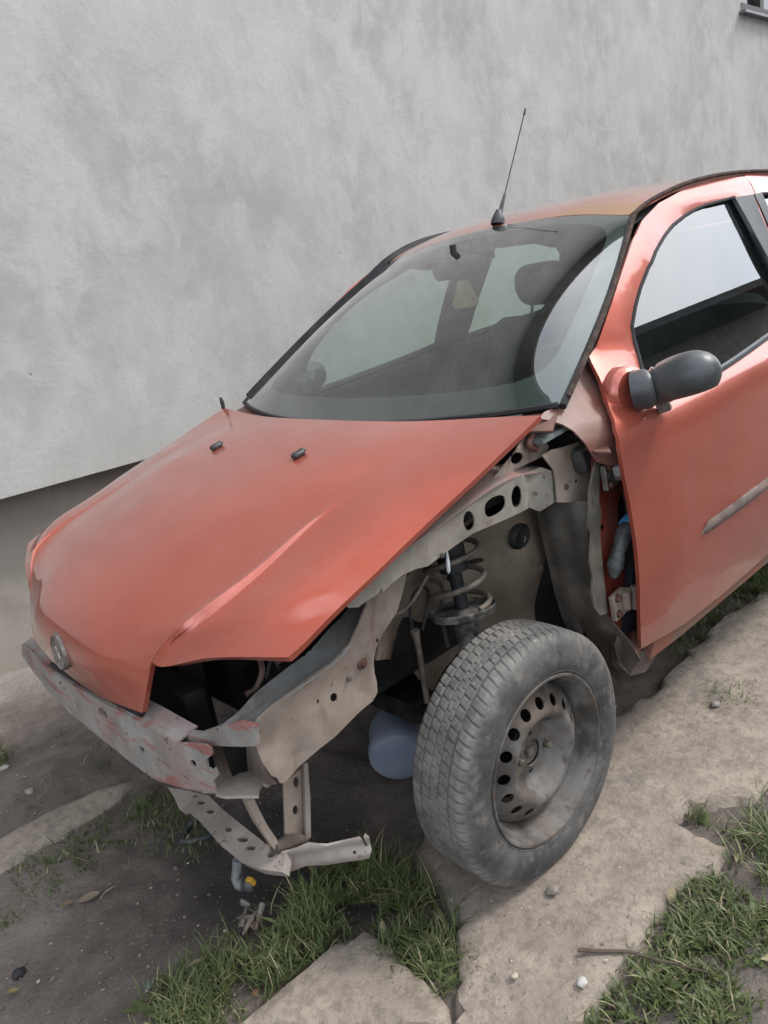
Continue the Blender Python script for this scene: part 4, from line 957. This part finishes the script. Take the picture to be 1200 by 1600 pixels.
# --- interior
b = MB()
prof = [(-.20, .955), (-.34, .968), (-.46, .962), (-.58, .955), (-.66, .935), (-.70, .88), (-.70, .74), (-.64, .55), (-.60, .40)]
ysd = np.linspace(-.68, .68, 41); V = []
for y in ysd:
    bump = .055*math.exp(-((y-.36)/.19)**4)+.012*math.exp(-((y+.30)/.25)**4)
    for i, (x, z) in enumerate(prof): V.append(Vector((x+(-.03*math.exp(-((y-.36)/.2)**4) if i > 3 else 0), y, z+bump*(0, .1, .55, 1, 1, .7, .3, 0, 0)[i])))
F = orient(V, grid_faces(41, len(prof)), (0, 0, 1)); A, B = thicken(V, F, .01); dash = mesh('dashboard', A, B, m_dash, car, angle=40)
sc_, sa_ = Vector((-.86, .36, .93)), Vector((-.86, 0, .50)).normalized()
a1_ = sa_.orthogonal().normalized(); b1_ = sa_.cross(a1_)
b = MB(); ring = [sc_+(a1_*math.cos(t)+b1_*math.sin(t))*.18 for t in np.linspace(0, 2*math.pi, 37)]; b.tube(ring, .014, 10)
b.lathe([(0, -.02), (.06, -.02), (.075, -.04), (.06, -.07), (.03, -.08), (.03, -.25), (0, -.25)], sc_, sa_, 18)
for t in (.3, math.pi-.3, -math.pi/2): b.tube([sc_-sa_*.03, sc_+(a1_*math.cos(t)+b1_*math.sin(t))*.175], .014, 8)
b.build('steering_wheel', m_rubber, car)
def seat(x, y, lean=.30):
    b = MB(); b.box((x-.10, y, .80), (.14, .48, .66), rotm(0, -lean, 0), .3); b.box((x+.22, y, .48), (.52, .48, .16), rotm(0, -.08, 0), .3)
    st = b.build('seat', m_seat, car)
    h = MB(); hc = Vector((x-.235, y, 1.245)); n_u = 16
    # rounded head restraint, fuller at the top
    V = []; N_ = 14
    for i in range(N_):
        ph = math.pi*i/(N_-1)
        for k in range(22):
            th = 2*math.pi*k/22; c, s = math.cos(th), math.sin(th); e = .6
            sx = math.copysign(abs(c)**e, c); sy = math.copysign(abs(s)**e, s); r_ = max(0, math.sin(ph))**.5
            V.append(hc+Vector((sx*r_*.055, sy*r_*(.128-.018*math.cos(ph)*-1*.5), math.cos(ph)*.088)))
    F = []
    for i in range(N_-1):
        for k in range(22): F.append((i*22+k, (i+1)*22+k, (i+1)*22+(k+1) % 22, i*22+(k+1) % 22))
    hr = mesh('headrest', V, F, m_seat, st, angle=180)
    for sy in (-.05, .05): tube('post', [hc+Vector((.01, sy, -.07)), hc+Vector((.03, sy, -.17))], .007, m_steel, hr, 6) if False else None
    tube('headrest_post', [hc+Vector((.01, .05, -.07)), hc+Vector((.035, .05, -.17))], .007, m_rubber, st, 6); tube('headrest_post', [hc+Vector((.01, -.05, -.07)), hc+Vector((.035, -.05, -.17))], .007, m_rubber, st, 6)
seat(-1.40, -.335); seat(-1.42, .36)
b = MB(); b.box((-2.35, 0, .78), (.14, 1.20, .56), rotm(0, -.35, 0), .3); b.box((-2.05, 0, .50), (.50, 1.22, .16), None, .3); b.build('rear_seat', m_seat, car)
b = MB(); b.box((-2.62, 0, .93), (.42, 1.16, .02)); b.build('parcel_shelf', m_seat, car)
rvc = P(718, 419, y=-.07); b = MB(); b.box(rvc, (.035, .215, .062), rotm(0, .15, .12), .35); b.tube([rvc+Vector((.02, 0, .02)), rvc+Vector((.02, 0, .075))], .011, 8); rv = b.build('rear_view_mirror', m_rubber, car)
for yy in (.30, -.30):
    b = MB(); b.box((-1.03, yy, 1.385), (.12, .36, .014), rotm(0, -.2, 0), .4); b.build('sun_visor', m_seat, car)
# hanging sachet under the mirror
oc = rvc+Vector((-.01, 0, -.028)); orn = empty('hanging_sachet', oc, label='small tan cloth sachet hanging under the rear view mirror', category='ornament')
V = [Vector(v) for v in ((-.012, -.012, -.012), (.012, -.012, -.012), (.012, .012, -.012), (-.012, .012, -.012), (-.018, -.045, -.085), (.018, -.045, -.085), (.018, .045, -.085), (-.018, .045, -.085), (-.014, -.038, -.10), (.014, -.038, -.10), (.014, .038, -.10), (-.014, .038, -.10))]
mesh('sachet', V, [(0, 3, 2, 1)][:1]+[(0, 1, 5, 4), (1, 2, 6, 5), (2, 3, 7, 6), (3, 0, 4, 7), (4, 5, 9, 8), (5, 6, 10, 9), (6, 7, 11, 10), (7, 4, 8, 11), (8, 9, 10, 11)], simple('tan_cloth', (.42, .28, .18), (.33, .21, .14), 40, .9), orn, angle=60)
tube('cord', [Vector((0, 0, .0)), Vector((0, -.002, -.014))], .0015, m_rubber, orn, 5)
# tail
hb = [(-2.74, 1.39), (-2.86, 1.20), (-2.99, .98), (-3.05, .80), (-3.07, .55), (-3.0, .32)]
hatch = mesh('tailgate', *thicken(*(lambda V: (V, orient(V, grid_faces(len(hb), 7), (-1, 0, 0))))([Vector((x-.05*(1-u*u), u*(S(max(x, -2.95), z)-.02), z)) for x, z in hb for u in np.linspace(-1, 1, 7)]), .03), m_door, car, angle=40)
mesh('rear_window', [Vector((x-.058*(1-u*u)-.004, u*.52, z+.002)) for x, z in ((-2.765, 1.36), (-2.85, 1.215), (-2.965, 1.02)) for u in np.linspace(-1, 1, 7)], [tuple(reversed(f)) for f in grid_faces(3, 7)], m_frit, hatch)
b = MB(); b.box((-2.98, 0, .42), (.16, 1.42, .26), None, .3); b.build('rear_bumper', m_black, car)

# --- wheels
def smoothstep(a, b, x): t = min(1, max(0, (x-a)/(b-a))); return t*t*(3-2*t)
def make_wheel():
    wroot = empty('wheel', (0, 0, 0), 0, car)
    # tyre: half profile (offset across, radius); outer side is +h
    sec = [(.068, .184), (.073, .190), (.0775, .1965), (.0795, .1985), (.079, .2005), (.0835, .210), (.0855, .224), (.085, .238), (.082, .252), (.077, .264), (.0755, .2655), (.074, .268), (.069, .2755), (.0645, .280)]
    trd = [(.0600-i*.0030, .2855-.0024*abs((.0600-i*.0030)/.06)**2.2) for i in range(41)]
    full_ = sec+trd+[(-h, r) for h, r in reversed(sec)]
    N = 1014; m = len(full_); V = []; tv = []
    NP = 78
    for i in range(N):
        th = 2*math.pi*i/N
        for j, (h, r) in enumerate(full_):
            t_ = abs(h) <= .0725 and r > .268
            if t_:
                ah = abs(h); d = 0
                if abs(ah-.012) < .0026 or abs(ah-.038) < .0026: d = .0042
                row = 0 if ah < .012 else 1 if ah < .038 else 2
                ph = th*NP/(2*math.pi)+(.9*ah/.06 if h > 0 else -.9*ah/.06+.5)+row*.33
                f = ph-math.floor(ph)
                if row > 0 and f < .19 and abs(h) < .072: d = max(d, .0034)
                if row == 0 and f < .15 and abs(h) > .002: d = max(d, .0024)
                wear = .6+.5*noise.noise(Vector((math.cos(th)*3, math.sin(th)*3, h*30)))
                r -= d*min(1.1, max(.35, wear)); gro = d > 0
            else:
                gro = False; r += .0006*math.sin(th*NP)*(1 if .252 < r < .272 else 0)
            V.append(Vector((math.cos(th)*r, h, math.sin(th)*r))); tv.append((.35 if gro else 1.) if t_ else max(0., smoothstep(.258, .276, r)*.8))
    # flattened a little where it stands
    for v in V:
        if v.z < -.262: v.z = -.262+(v.z+.262)*.80 if abs(v.x) < .2 else v.z
    F = [tuple(f) for f in grid_faces(N, m, 0, True)]
    F = orient(V, F, (0, 0, 0.)) if False else F
    ty = mesh('tyre', V, F, m_tyre, wroot, angle=32)
    at = ty.data.attributes.new('tread', 'FLOAT', 'POINT'); at.data.foreach_set('value', tv)
    # fix winding if it points inwards
    f0 = F[m//2]; nrm = (V[f0[1]]-V[f0[0]]).cross(V[f0[2]]-V[f0[0]])
    if nrm.dot(Vector((V[f0[0]].x, 0, V[f0[0]].z))) < 0: ty.data.flip_normals()
    # rim barrel
    pr = [(.178, .062), (.186, .066), (.1915, .072), (.1935, .0765), (.1915, .0795), (.1865, .0785), (.1825, .073), (.1795, .066), (.1745, .060), (.1735, .045), (.169, .038), (.165, .030), (.160, .012), (.160, -.02), (.170, -.05), (.180, -.068), (.192, -.076)]
    b = MB(); b.lathe([(r, h) for r, h in pr], (0, 0, 0), (0, 1, 0), 96, (1, 0, 0)); b.build('rim', m_rim, wroot, angle=40)
    # pressed disc with round vents, a rolled shoulder and a sunken centre
    prof_r = [0, .028, .030, .036, .060, .068, .076, .088, .098, .106, .114, .124, .138, .150, .160]
    prof_h = [.024, .024, .030, .028, .025, .027, .034, .054, .064, .064, .060, .055, .047, .036, .024]
    def dh(r): return sm_interp(r, prof_r, prof_h)
    circle = [(.160*math.cos(t), .160*math.sin(t)) for t in np.linspace(0, 2*math.pi, 97)[:-1]]
    holes = []
    for k in range(16):
        t = 2*math.pi*(k+.3)/16; holes.append([(.127*math.cos(t)+.0130*math.cos(q)*math.cos(t)-.0135*math.sin(q)*math.sin(t), .127*math.sin(t)+.0130*math.cos(q)*math.sin(t)+.0135*math.sin(q)*math.cos(t)) for q in np.linspace(0, 2*math.pi, 15)[:-1]])
    holes.append([(.029*math.cos(t), .029*math.sin(t)) for t in np.linspace(0, 2*math.pi, 25)[:-1]])
    for k in range(4):
        t = 2*math.pi*k/4+.5; holes.append([(.049*math.cos(t)+.0075*math.cos(q), .049*math.sin(t)+.0075*math.sin(q)) for q in np.linspace(0, 2*math.pi, 13)[:-1]])
    v, f = tri_poly(circle, holes, .0065, .006)
    VD = [Vector((x, dh(math.hypot(x, y))+.0035*math.cos(4*math.atan2(y, x)-2)*smoothstep(.035, .05, math.hypot(x, y))*smoothstep(.075, .06, math.hypot(x, y))*-1, y)) for x, y in v]
    A, B = thicken(VD, orient(VD, f, (0, 1, 0)), .004); mesh('disc', A, B, m_rim, wroot, angle=40)
    b = MB(); b.lathe([(0, .004), (.020, .004), (.026, .008), (.028, .012), (.030, .0), (.030, -.03)], (0, .010, 0), (0, 1, 0), 20); b.lathe([(0, .016), (.010, .016), (.012, .013), (.012, .004)], (0, .010, 0), (0, 1, 0), 6); b.build('hub', m_spring, wroot)
    for k in (0, 2):
        t = 2*math.pi*k/4+.5; b = MB(); b.lathe([(0, .016), (.006, .016), (.0085, .013), (.0085, 0), (.0105, -.002), (.0105, -.01)], (.049*math.cos(t), .027, .049*math.sin(t)), (0, 1, 0), 8); b.build('wheel_bolt', m_spring, wroot)
    b = MB(); b.lathe([(0, -.012), (.115, -.012), (.12, -.016), (.12, -.03), (0, -.03)], (0, 0, 0), (0, 1, 0), 40); b.build('brake_disc', m_dark, wroot)
    return wroot
wheel = make_wheel()
def copy_wheel(loc, rz, ry):
    r = wheel.copy(); col.objects.link(r); r.parent = car; r.location = loc; r.rotation_euler = (0, ry, rz)
    for ch in list(wheel.children):
        c = ch.copy(); col.objects.link(c); c.parent = r
WR = .29
wheel.location = (0, .695, WR); wheel.rotation_euler = (0, .4, -.004)
copy_wheel((0, -.695, WR), math.pi, .7); copy_wheel((-2.46, .70, WR), 0, 1.2); copy_wheel((-2.46, -.70, WR), math.pi, .1)

# ------------------------------------------------------------------ grass and ground litter
def grass_mat():
    k = NT('meadow_grass'); at = k.n('ShaderNodeAttribute'); at.attribute_name = 'tone'
    c = k.mix(at.outputs['Fac'], (.085, .125, .042), (.20, .24, .092))
    dry = k.ramp(at.outputs['Fac'], .90, .97); c = k.mix(dry, c, (.46, .40, .24))
    k.set('Base Color', c); k.set('Roughness', .55); k.set('Specular IOR Level', .35)
    tr = k.n('ShaderNodeBsdfTranslucent'); k.l(c, tr.inputs[0]); ms = k.n('ShaderNodeMixShader'); ms.inputs[0].default_value = .3
    k.l(k.b.outputs[0], ms.inputs[1]); k.l(tr.outputs[0], ms.inputs[2]); k.l(ms.outputs[0], k.o.inputs[0])
    return k.m
m_grass = grass_mat()
rg = random.Random(3)
def grass(name, polys, label):
    V = []; F = []; T = []
    for poly, dens, h0, h1, wide, feather in polys:
        xs = [p[0] for p in poly]; ys = [p[1] for p in poly]; A_ = (max(xs)-min(xs))*(max(ys)-min(ys))
        for _ in range(int(A_*dens)):
            x = rg.uniform(min(xs), max(xs)); y = rg.uniform(min(ys), max(ys))
            ins = inpoly(x, y, poly); d = pdist(x, y, poly)
            cl = noise.noise(Vector((x*7, y*7, 8)))*.6+noise.noise(Vector((x*19, y*19, 3)))*.4
            if not ins and (d > feather or rg.random() > .35*(1-d/feather)): continue
            if ins and d < feather and rg.random() > .35+.65*d/feather: continue
            if cl < -.27+rg.random()*.25: continue
            z = -.012+.012*cl; a = rg.random()*6.283; h = rg.uniform(h0, h1)*(1+.5*cl); bend = rg.uniform(.25, 1.15)*h; w_ = rg.uniform(.0012, .0026)*wide
            leaf = rg.random() < .05*wide
            if leaf: w_ *= 3.2; h *= .6
            tone = min(.88, max(0, .45+.35*cl+rg.gauss(0, .18)));
            if rg.random() < .09: tone = 1.
            dx, dy = math.cos(a), math.sin(a); px_, py_ = -dy, dx; o = len(V); n = 4
            for i in range(n):
                t = i/(n-1); ww = w_*(1-t*.75) if not leaf else w_*(.35+.65*max(0, math.sin(math.pi*min(1, t*1.02)**.8)))
                c = Vector((x+dx*bend*t*t, y+dy*bend*t*t, z+h*(t-.30*t*t)))
                if i < n-1: V += [c+Vector((px_*ww, py_*ww, 0)), c-Vector((px_*ww, py_*ww, 0))]
                else: V.append(c)
            for i in range(n-2): F.append((o+2*i, o+2*i+1, o+2*i+3, o+2*i+2))
            F.append((o+2*n-4, o+2*n-3, o+2*n-2)); T += [tone]*(2*n-1)
    ob = mesh(name, V, F, m_grass, None, angle=180, kind='stuff', label=label, category='grass')
    at = ob.data.attributes.new('tone', 'FLOAT', 'POINT'); at.data.foreach_set('value', T)
G1 = gpoly([(225, 1640), (222, 1545), (300, 1500), (360, 1482), (430, 1440), (480, 1395), (540, 1362), (600, 1365), (655, 1400), (690, 1440), (712, 1490), (712, 1545), (690, 1562), (650, 1520), (605, 1462), (560, 1450), (500, 1495), (430, 1545), (355, 1610), (330, 1640)])
G1b = gpoly([(430, 1440), (500, 1345), (600, 1335), (650, 1370), (690, 1430), (700, 1480), (640, 1480), (580, 1420), (500, 1440)])
G2 = gpoly([(10, 1372), (60, 1330), (120, 1302), (170, 1268), (225, 1232), (275, 1240), (330, 1290), (330, 1330), (230, 1300), (170, 1330), (90, 1372), (30, 1385)])
G3 = gpoly([(905, 1640), (945, 1555), (1010, 1500), (1022, 1470), (1050, 1400), (1110, 1372), (1165, 1395), (1230, 1420), (1230, 1470), (1150, 1485), (1130, 1520), (1160, 1560), (1150, 1640)])
G4 = gpoly([(1140, 1330), (1160, 1275), (1200, 1250), (1300, 1250), (1300, 1400), (1190, 1385)])
G5 = gpoly([(1055, 1262), (1090, 1255), (1120, 1290), (1180, 1300), (1160, 1315), (1090, 1290)])
G6 = gpoly([(1065, 1078), (1110, 1070), (1160, 1090), (1170, 1112), (1120, 1112), (1080, 1095)])
G7 = gpoly([(1170, 905), (1260, 860), (1300, 900), (1220, 950), (1175, 940)])
G8 = gpoly([(945, 1185), (985, 1180), (1015, 1215), (1000, 1232), (960, 1225)])
G9 = gpoly([(-30, 1150), (8, 1160), (24, 1178), (0, 1195), (-40, 1190)]); G10 = gpoly([(-40, 1430), (15, 1425), (32, 1438), (5, 1455), (-40, 1460)])
G11 = gpoly([(80, 1130), (140, 1110), (150, 1160), (200, 1190), (160, 1200), (100, 1170)])
G12 = gpoly([(1160, 1070), (1210, 1040), (1260, 1080), (1200, 1140), (1160, 1120)])
grass('grass', [(G1, 38000, .025, .065, 1.0, .05), (G1b, 24000, .04, .095, 1.0, .06), (G2, 15000, .02, .05, 1., .09), (G3, 34000, .02, .052, 1.4, .06), (G4, 24000, .04, .09, 1.1, .07),
                (G5, 13000, .03, .06, 1.2, .03), (G6, 15000, .03, .06, 1.1, .05), (G7, 22000, .04, .10, 1.2, .10), (gpoly([(1040, 1010), (1110, 950), (1200, 880), (1290, 830), (1300, 870), (1200, 920), (1110, 990), (1060, 1030)]), 9000, .03, .08, 1.1, .06), (G8, 5000, .02, .045, 1, .04), (G9, 14000, .03, .06, 1., .03), (G10, 12000, .02, .05, 1., .03), (G11, 2500, .02, .05, 1, .06), (G12, 3500, .02, .06, 1, .05)],
      'patchy green grass growing between the concrete slabs')

def rock(r, seed, flat=.6):
    """uneven pebble"""
    rs = random.Random(seed); V = []; F = []; n, m = 7, 5
    for i in range(m):
        ph = math.pi*(i+.5)/m
        for k in range(n):
            th = 2*math.pi*k/n; q = r*(1+rs.uniform(-.22, .22)); V.append(Vector((math.sin(ph)*math.cos(th)*q, math.sin(ph)*math.sin(th)*q, math.cos(ph)*q*flat)))
    for i in range(m-1):
        for k in range(n): F.append((i*n+k, (i+1)*n+k, (i+1)*n+(k+1) % n, i*n+(k+1) % n))
    F.append(tuple(range(n))); F.append(tuple((m-1)*n+k for k in reversed(range(n))))
    return V, F
# uncountable crumbs: soil lumps, chips of white stone
def crumbs(name, n, mat, r0, r1, region, label, zf=0.):
    b = MB(); c = 0
    while c < n:
        px, py = region(); q = P(px, py, z=0.)
        v, f = rock(rg.uniform(r0, r1)*(.5+rg.random()), rg.random()*1e6, rg.uniform(.25, .5)); a = rotm(0, 0, rg.random()*6)
        zz = gz(q.x, q.y)+.003 if zf == 0 else zf
        b.add([a @ p+Vector((q.x, q.y, zz)) for p in v], f); c += 1
    b.build(name, mat, None, angle=40, kind='stuff', label=label, category='litter')
def left_soil():
    while True:
        px, py = rg.uniform(-20, 560), rg.uniform(1110, 1600)
        if py > 1110+ (0 if px < 200 else (px-200)*.5): return px, py
def on_slab():
    while True:
        px, py = rg.uniform(560, 1190), rg.uniform(1080, 1600); q = P(px, py, z=0)
        if inpoly(q.x, q.y, S_BIG): return px, py
crumbs('soil_crumbs', 800, simple('soil_crumb', (.18, .145, .125), (.28, .23, .20), 30, .95, 0, .5), .001, .0042, left_soil, 'loose crumbs of brown soil in front of the car')
crumbs('soil_chips', 70, simple('pale_chip', (.40, .34, .28), (.52, .47, .42), 30, .9), .0015, .004, left_soil, 'small pale chips scattered on the soil')
crumbs('grit', 260, simple('grey_grit', (.22, .19, .16), (.42, .36, .31), 30, .9), .0008, .0024, on_slab, 'dark grit scattered over the concrete slab', .022)
crumbs('white_grit', 70, simple('white_grit', (.58, .55, .50), (.66, .63, .58), 30, .8), .0008, .0022, on_slab, 'white stone chips scattered over the concrete slab', .022)

def stone(px, py, r, c, label, seed, flat=.5, z=None, name='stone'):
    q = P(px, py, z=0.); zz = gz(q.x, q.y)+r*.2 if z is None else z
    v, f = rock(r, seed, flat); o = mesh(name, v, f, simple('stone_%d' % seed, c, tuple(x*.8 for x in c), 50, .85, 0, .4), None, angle=50, label=label, category='stone'); o.location = (q.x, q.y, zz); o.rotation_euler = (0, 0, seed)
stone(45, 1235, .016, (.42, .37, .31), 'pale oval stone on bare soil beside the front of the car', 1)
stone(3, 1194, .016, (.48, .46, .43), 'whitish stone by the small grass tuft at the left edge', 2)
stone(438, 1486, .020, (.34, .31, .27), 'flat beige stone lying in the grass by the middle slab', 3, .35)
stone(397, 1538, .010, (.36, .19, .13), 'small reddish brick fragment at the edge of the middle slab', 4)
stone(806, 1541, .0085, (.55, .48, .38), 'small cream pebble on the big slab below the wheel', 5, .6, .026)
stone(911, 1551, .011, (.60, .57, .53), 'white stone chip on the slab beside the right grass', 6, .5, .026)
stone(1118, 1112, .014, (.36, .33, .29), 'grey stone beside the grass tuft behind the wheel', 7, .6, .026)
stone(866, 1406, .016, (.30, .26, .22), 'elongated crumb of concrete just in front of the tyre', 8, .5, .028)
stone(232, 1538, .010, (.17, .21, .18), 'small greenish pebble at the edge of the grass', 9, .6)
stone(27, 1518, .017, (.05, .05, .055), 'black lump of plastic in the soil at the lower left', 10, .6)
stone(398, 1410, .012, (.40, .38, .36), 'light grey pebble by the oily hollow', 11, .6)
def leaf(px, py, L, wd, rz, c, label, seed):
    q = P(px, py, z=0.); V = []; n = 7
    for i in range(n):
        t = i/(n-1); ww = wd*math.sin(math.pi*(.06+.90*t))**.8
        for s in (-1, 0, 1): V.append(Vector((L*(t-.5), s*ww, .003+.012*t*t+abs(s)*.004*math.sin(3*t))))
    A, B = thicken(V, orient(V, grid_faces(n, 3), (0, 0, 1)), .0006)
    o = mesh('dry_leaf', A, B, simple('dry_leaf_%d' % seed, c, tuple(x*.75 for x in c), 60, .8), None, angle=60, label=label, category='leaf'); o.location = (q.x, q.y, gz(q.x, q.y)+.004); o.rotation_euler = (.1, .05, rz)
leaf(138, 1400, .055, .013, 2.6, (.27, .21, .16), 'brown dry leaf lying on the bare soil at lower left', 1)
leaf(46, 1258, .028, .005, 1.0, (.42, .33, .22), 'thin straw coloured leaf below the pale oval stone', 2)
leaf(105, 1414, .03, .007, .3, (.36, .27, .13), 'yellowish forked leaf beside the brown dry leaf', 3)
leaf(22, 1552, .020, .008, .3, (.42, .33, .12), 'small yellow leaf near the lower left corner', 4)
leaf(72, 1424, .012, .004, 1.3, (.55, .46, .25), 'tiny pale yellow leaf on the soil at left', 5)
def stick(name, L, r, c, label, seed):
    pts = [P(px, py, z=0.) for px, py in L]; pts = [Vector((p.x, p.y, zz)) for p, zz in zip(pts, [h for h in [l[2] for l in [(*a, 0) if len(a) == 2 else a for a in L]]])] if False else [Vector((p.x, p.y, max(gz(p.x, p.y), -.03)+.012+(.026 if name == 'twig' else 0))) for p in pts]
    o0 = pts[0].copy(); q = [np.array(p-o0) for p in pts]; q = cr_interp(q, 24); rs = [r*(1-.5*i/23)*(1+.15*noise.noise(Vector((i*.7, seed, 0)))) for i in range(24)]
    V, F = tube_geo(q, rs, 7); o = mesh(name, V, F, simple('bark_%d' % seed, c, tuple(x*.6 for x in c), 60, .9, 0, .4), None, angle=60, label=label, category='stick'); o.location = o0
stick('twig', [(905, 1502), (945, 1501), (985, 1501), (1020, 1509), (1060, 1522), (1112, 1542)], .0042, (.13, .10, .075), 'long thin brown twig lying across the slab into the grass', 1)
stick('straw', [(216, 1268), (228, 1250), (245, 1226)], .003, (.36, .28, .22), 'pinkish straw leaning under the bumper beam', 2)
stick('straw', [(186, 1250), (190, 1240), (193, 1232)], .0028, (.40, .34, .24), 'short pale straw beside the left grass strip', 3)
stick('straw', [(157, 1402), (164, 1391), (177, 1384)], .0026, (.42, .35, .25), 'short pale straw right of the brown dry leaf', 4)

# blue canister behind the wheel
cq = P(628, 1234, z=0.0); can = empty('plastic_canister', (cq.x-.02, cq.y-.02, .078), 0, label='pale blue plastic canister lying behind the front wheel', category='canister')
can.rotation_euler = Vector((-.70, -.70, .12)).to_track_quat('Z', 'Y').to_euler()
prof = [(0, 0), (.070, 0), (.082, .010), (.085, .04), (.082, .07), (.086, .10), (.083, .125), (.066, .15), (.036, .162), (.030, .166), (.030, .185), (0, .185)]
b = MB(); b.lathe(prof, (0, 0, 0), (0, 0, 1), 20)
kb = NT('milky_blue_plastic'); kb.set('Base Color', kb.mix(kb.ramp(kb.noise(9, 4), .35, .7), (.25, .30, .41), (.32, .37, .47))); kb.set('Roughness', .45); kb.set('Subsurface Weight', .15)
b.build('body', kb.m, can, angle=50); b = MB(); b.lathe([(0, .202), (.030, .202), (.034, .198), (.034, .176), (.031, .174)], (0, 0, 0), (0, 0, 1), 14); b.build('cap', m_black, can)
# hose stub with ribbed connector
hq = P(376, 1385, z=0.); hos = empty('hose_connector', (hq.x, hq.y, -.015), 0, label='grey hose elbow with ribbed connector and yellow clip on the soil', category='hose')
def HL(px, py, z): return P(px, py, z=z)-Vector((hq.x, hq.y, -.015))
m_hose = simple('light_grey_hose', (.22, .23, .24), (.30, .31, .32), 20, .5, 0, .2)
tube('hose', [HL(371, 1343, .07), HL(370, 1358, .045), HL(369, 1372, .022), HL(374, 1382, .018), HL(381, 1382, .018)], [.012, .012, .013, .014, .016], m_hose, hos, 12)
tube('connector', [HL(379, 1381, .02), HL(382, 1381, .02), HL(383, 1381, .02), HL(385, 1381, .02), HL(386, 1381, .02), HL(389, 1381, .02), HL(396, 1380, .02)], [.019, .020, .017, .020, .017, .020, .018], simple('dark_grey_connector', (.06, .062, .066), (.10, .10, .105), 20, .5), hos, 14)
b = MB(); b.box(HL(392, 1377, .034), (.012, .018, .022), rotm(.2, .3, .4)); b.build('clip', simple('yellow_clip', (.60, .34, .03), None, 20, .45, 0, 0), hos)
# scrap below the crossmember
sq_ = P(390, 1432, z=0.); scr = empty('metal_scrap', (sq_.x, sq_.y, -.01), 0, label='crumpled grey metal scrap lying at the edge of the grass', category='scrap')
b = MB()
for i in range(6):
    v = Vector((rg.uniform(-.03, .03), rg.uniform(-.03, .03), rg.uniform(.0, .02))); b.tube([v, v+Vector((rg.uniform(-.03, .03), rg.uniform(-.03, .03), rg.uniform(0, .012))), v+Vector((rg.uniform(-.04, .04), rg.uniform(-.04, .04), .0))], [.005, .008, .003], 6)
b.build('strip', m_steel, scr)
hq2 = P(310, 1290, z=0.); rg_ = empty('rubber_ring', (hq2.x, hq2.y, gz(hq2.x, hq2.y)+.012), 0, label='dark rubber hose ring on the soil below the crossmember', category='hose')
tube('hose', [Vector((.055*math.cos(t), .045*math.sin(t), .006*math.sin(2*t))) for t in np.linspace(0, 5.6, 24)], .008, simple('blue_grey_rubber', (.06, .07, .08), (.10, .11, .12), 20, .5), rg_, 8)
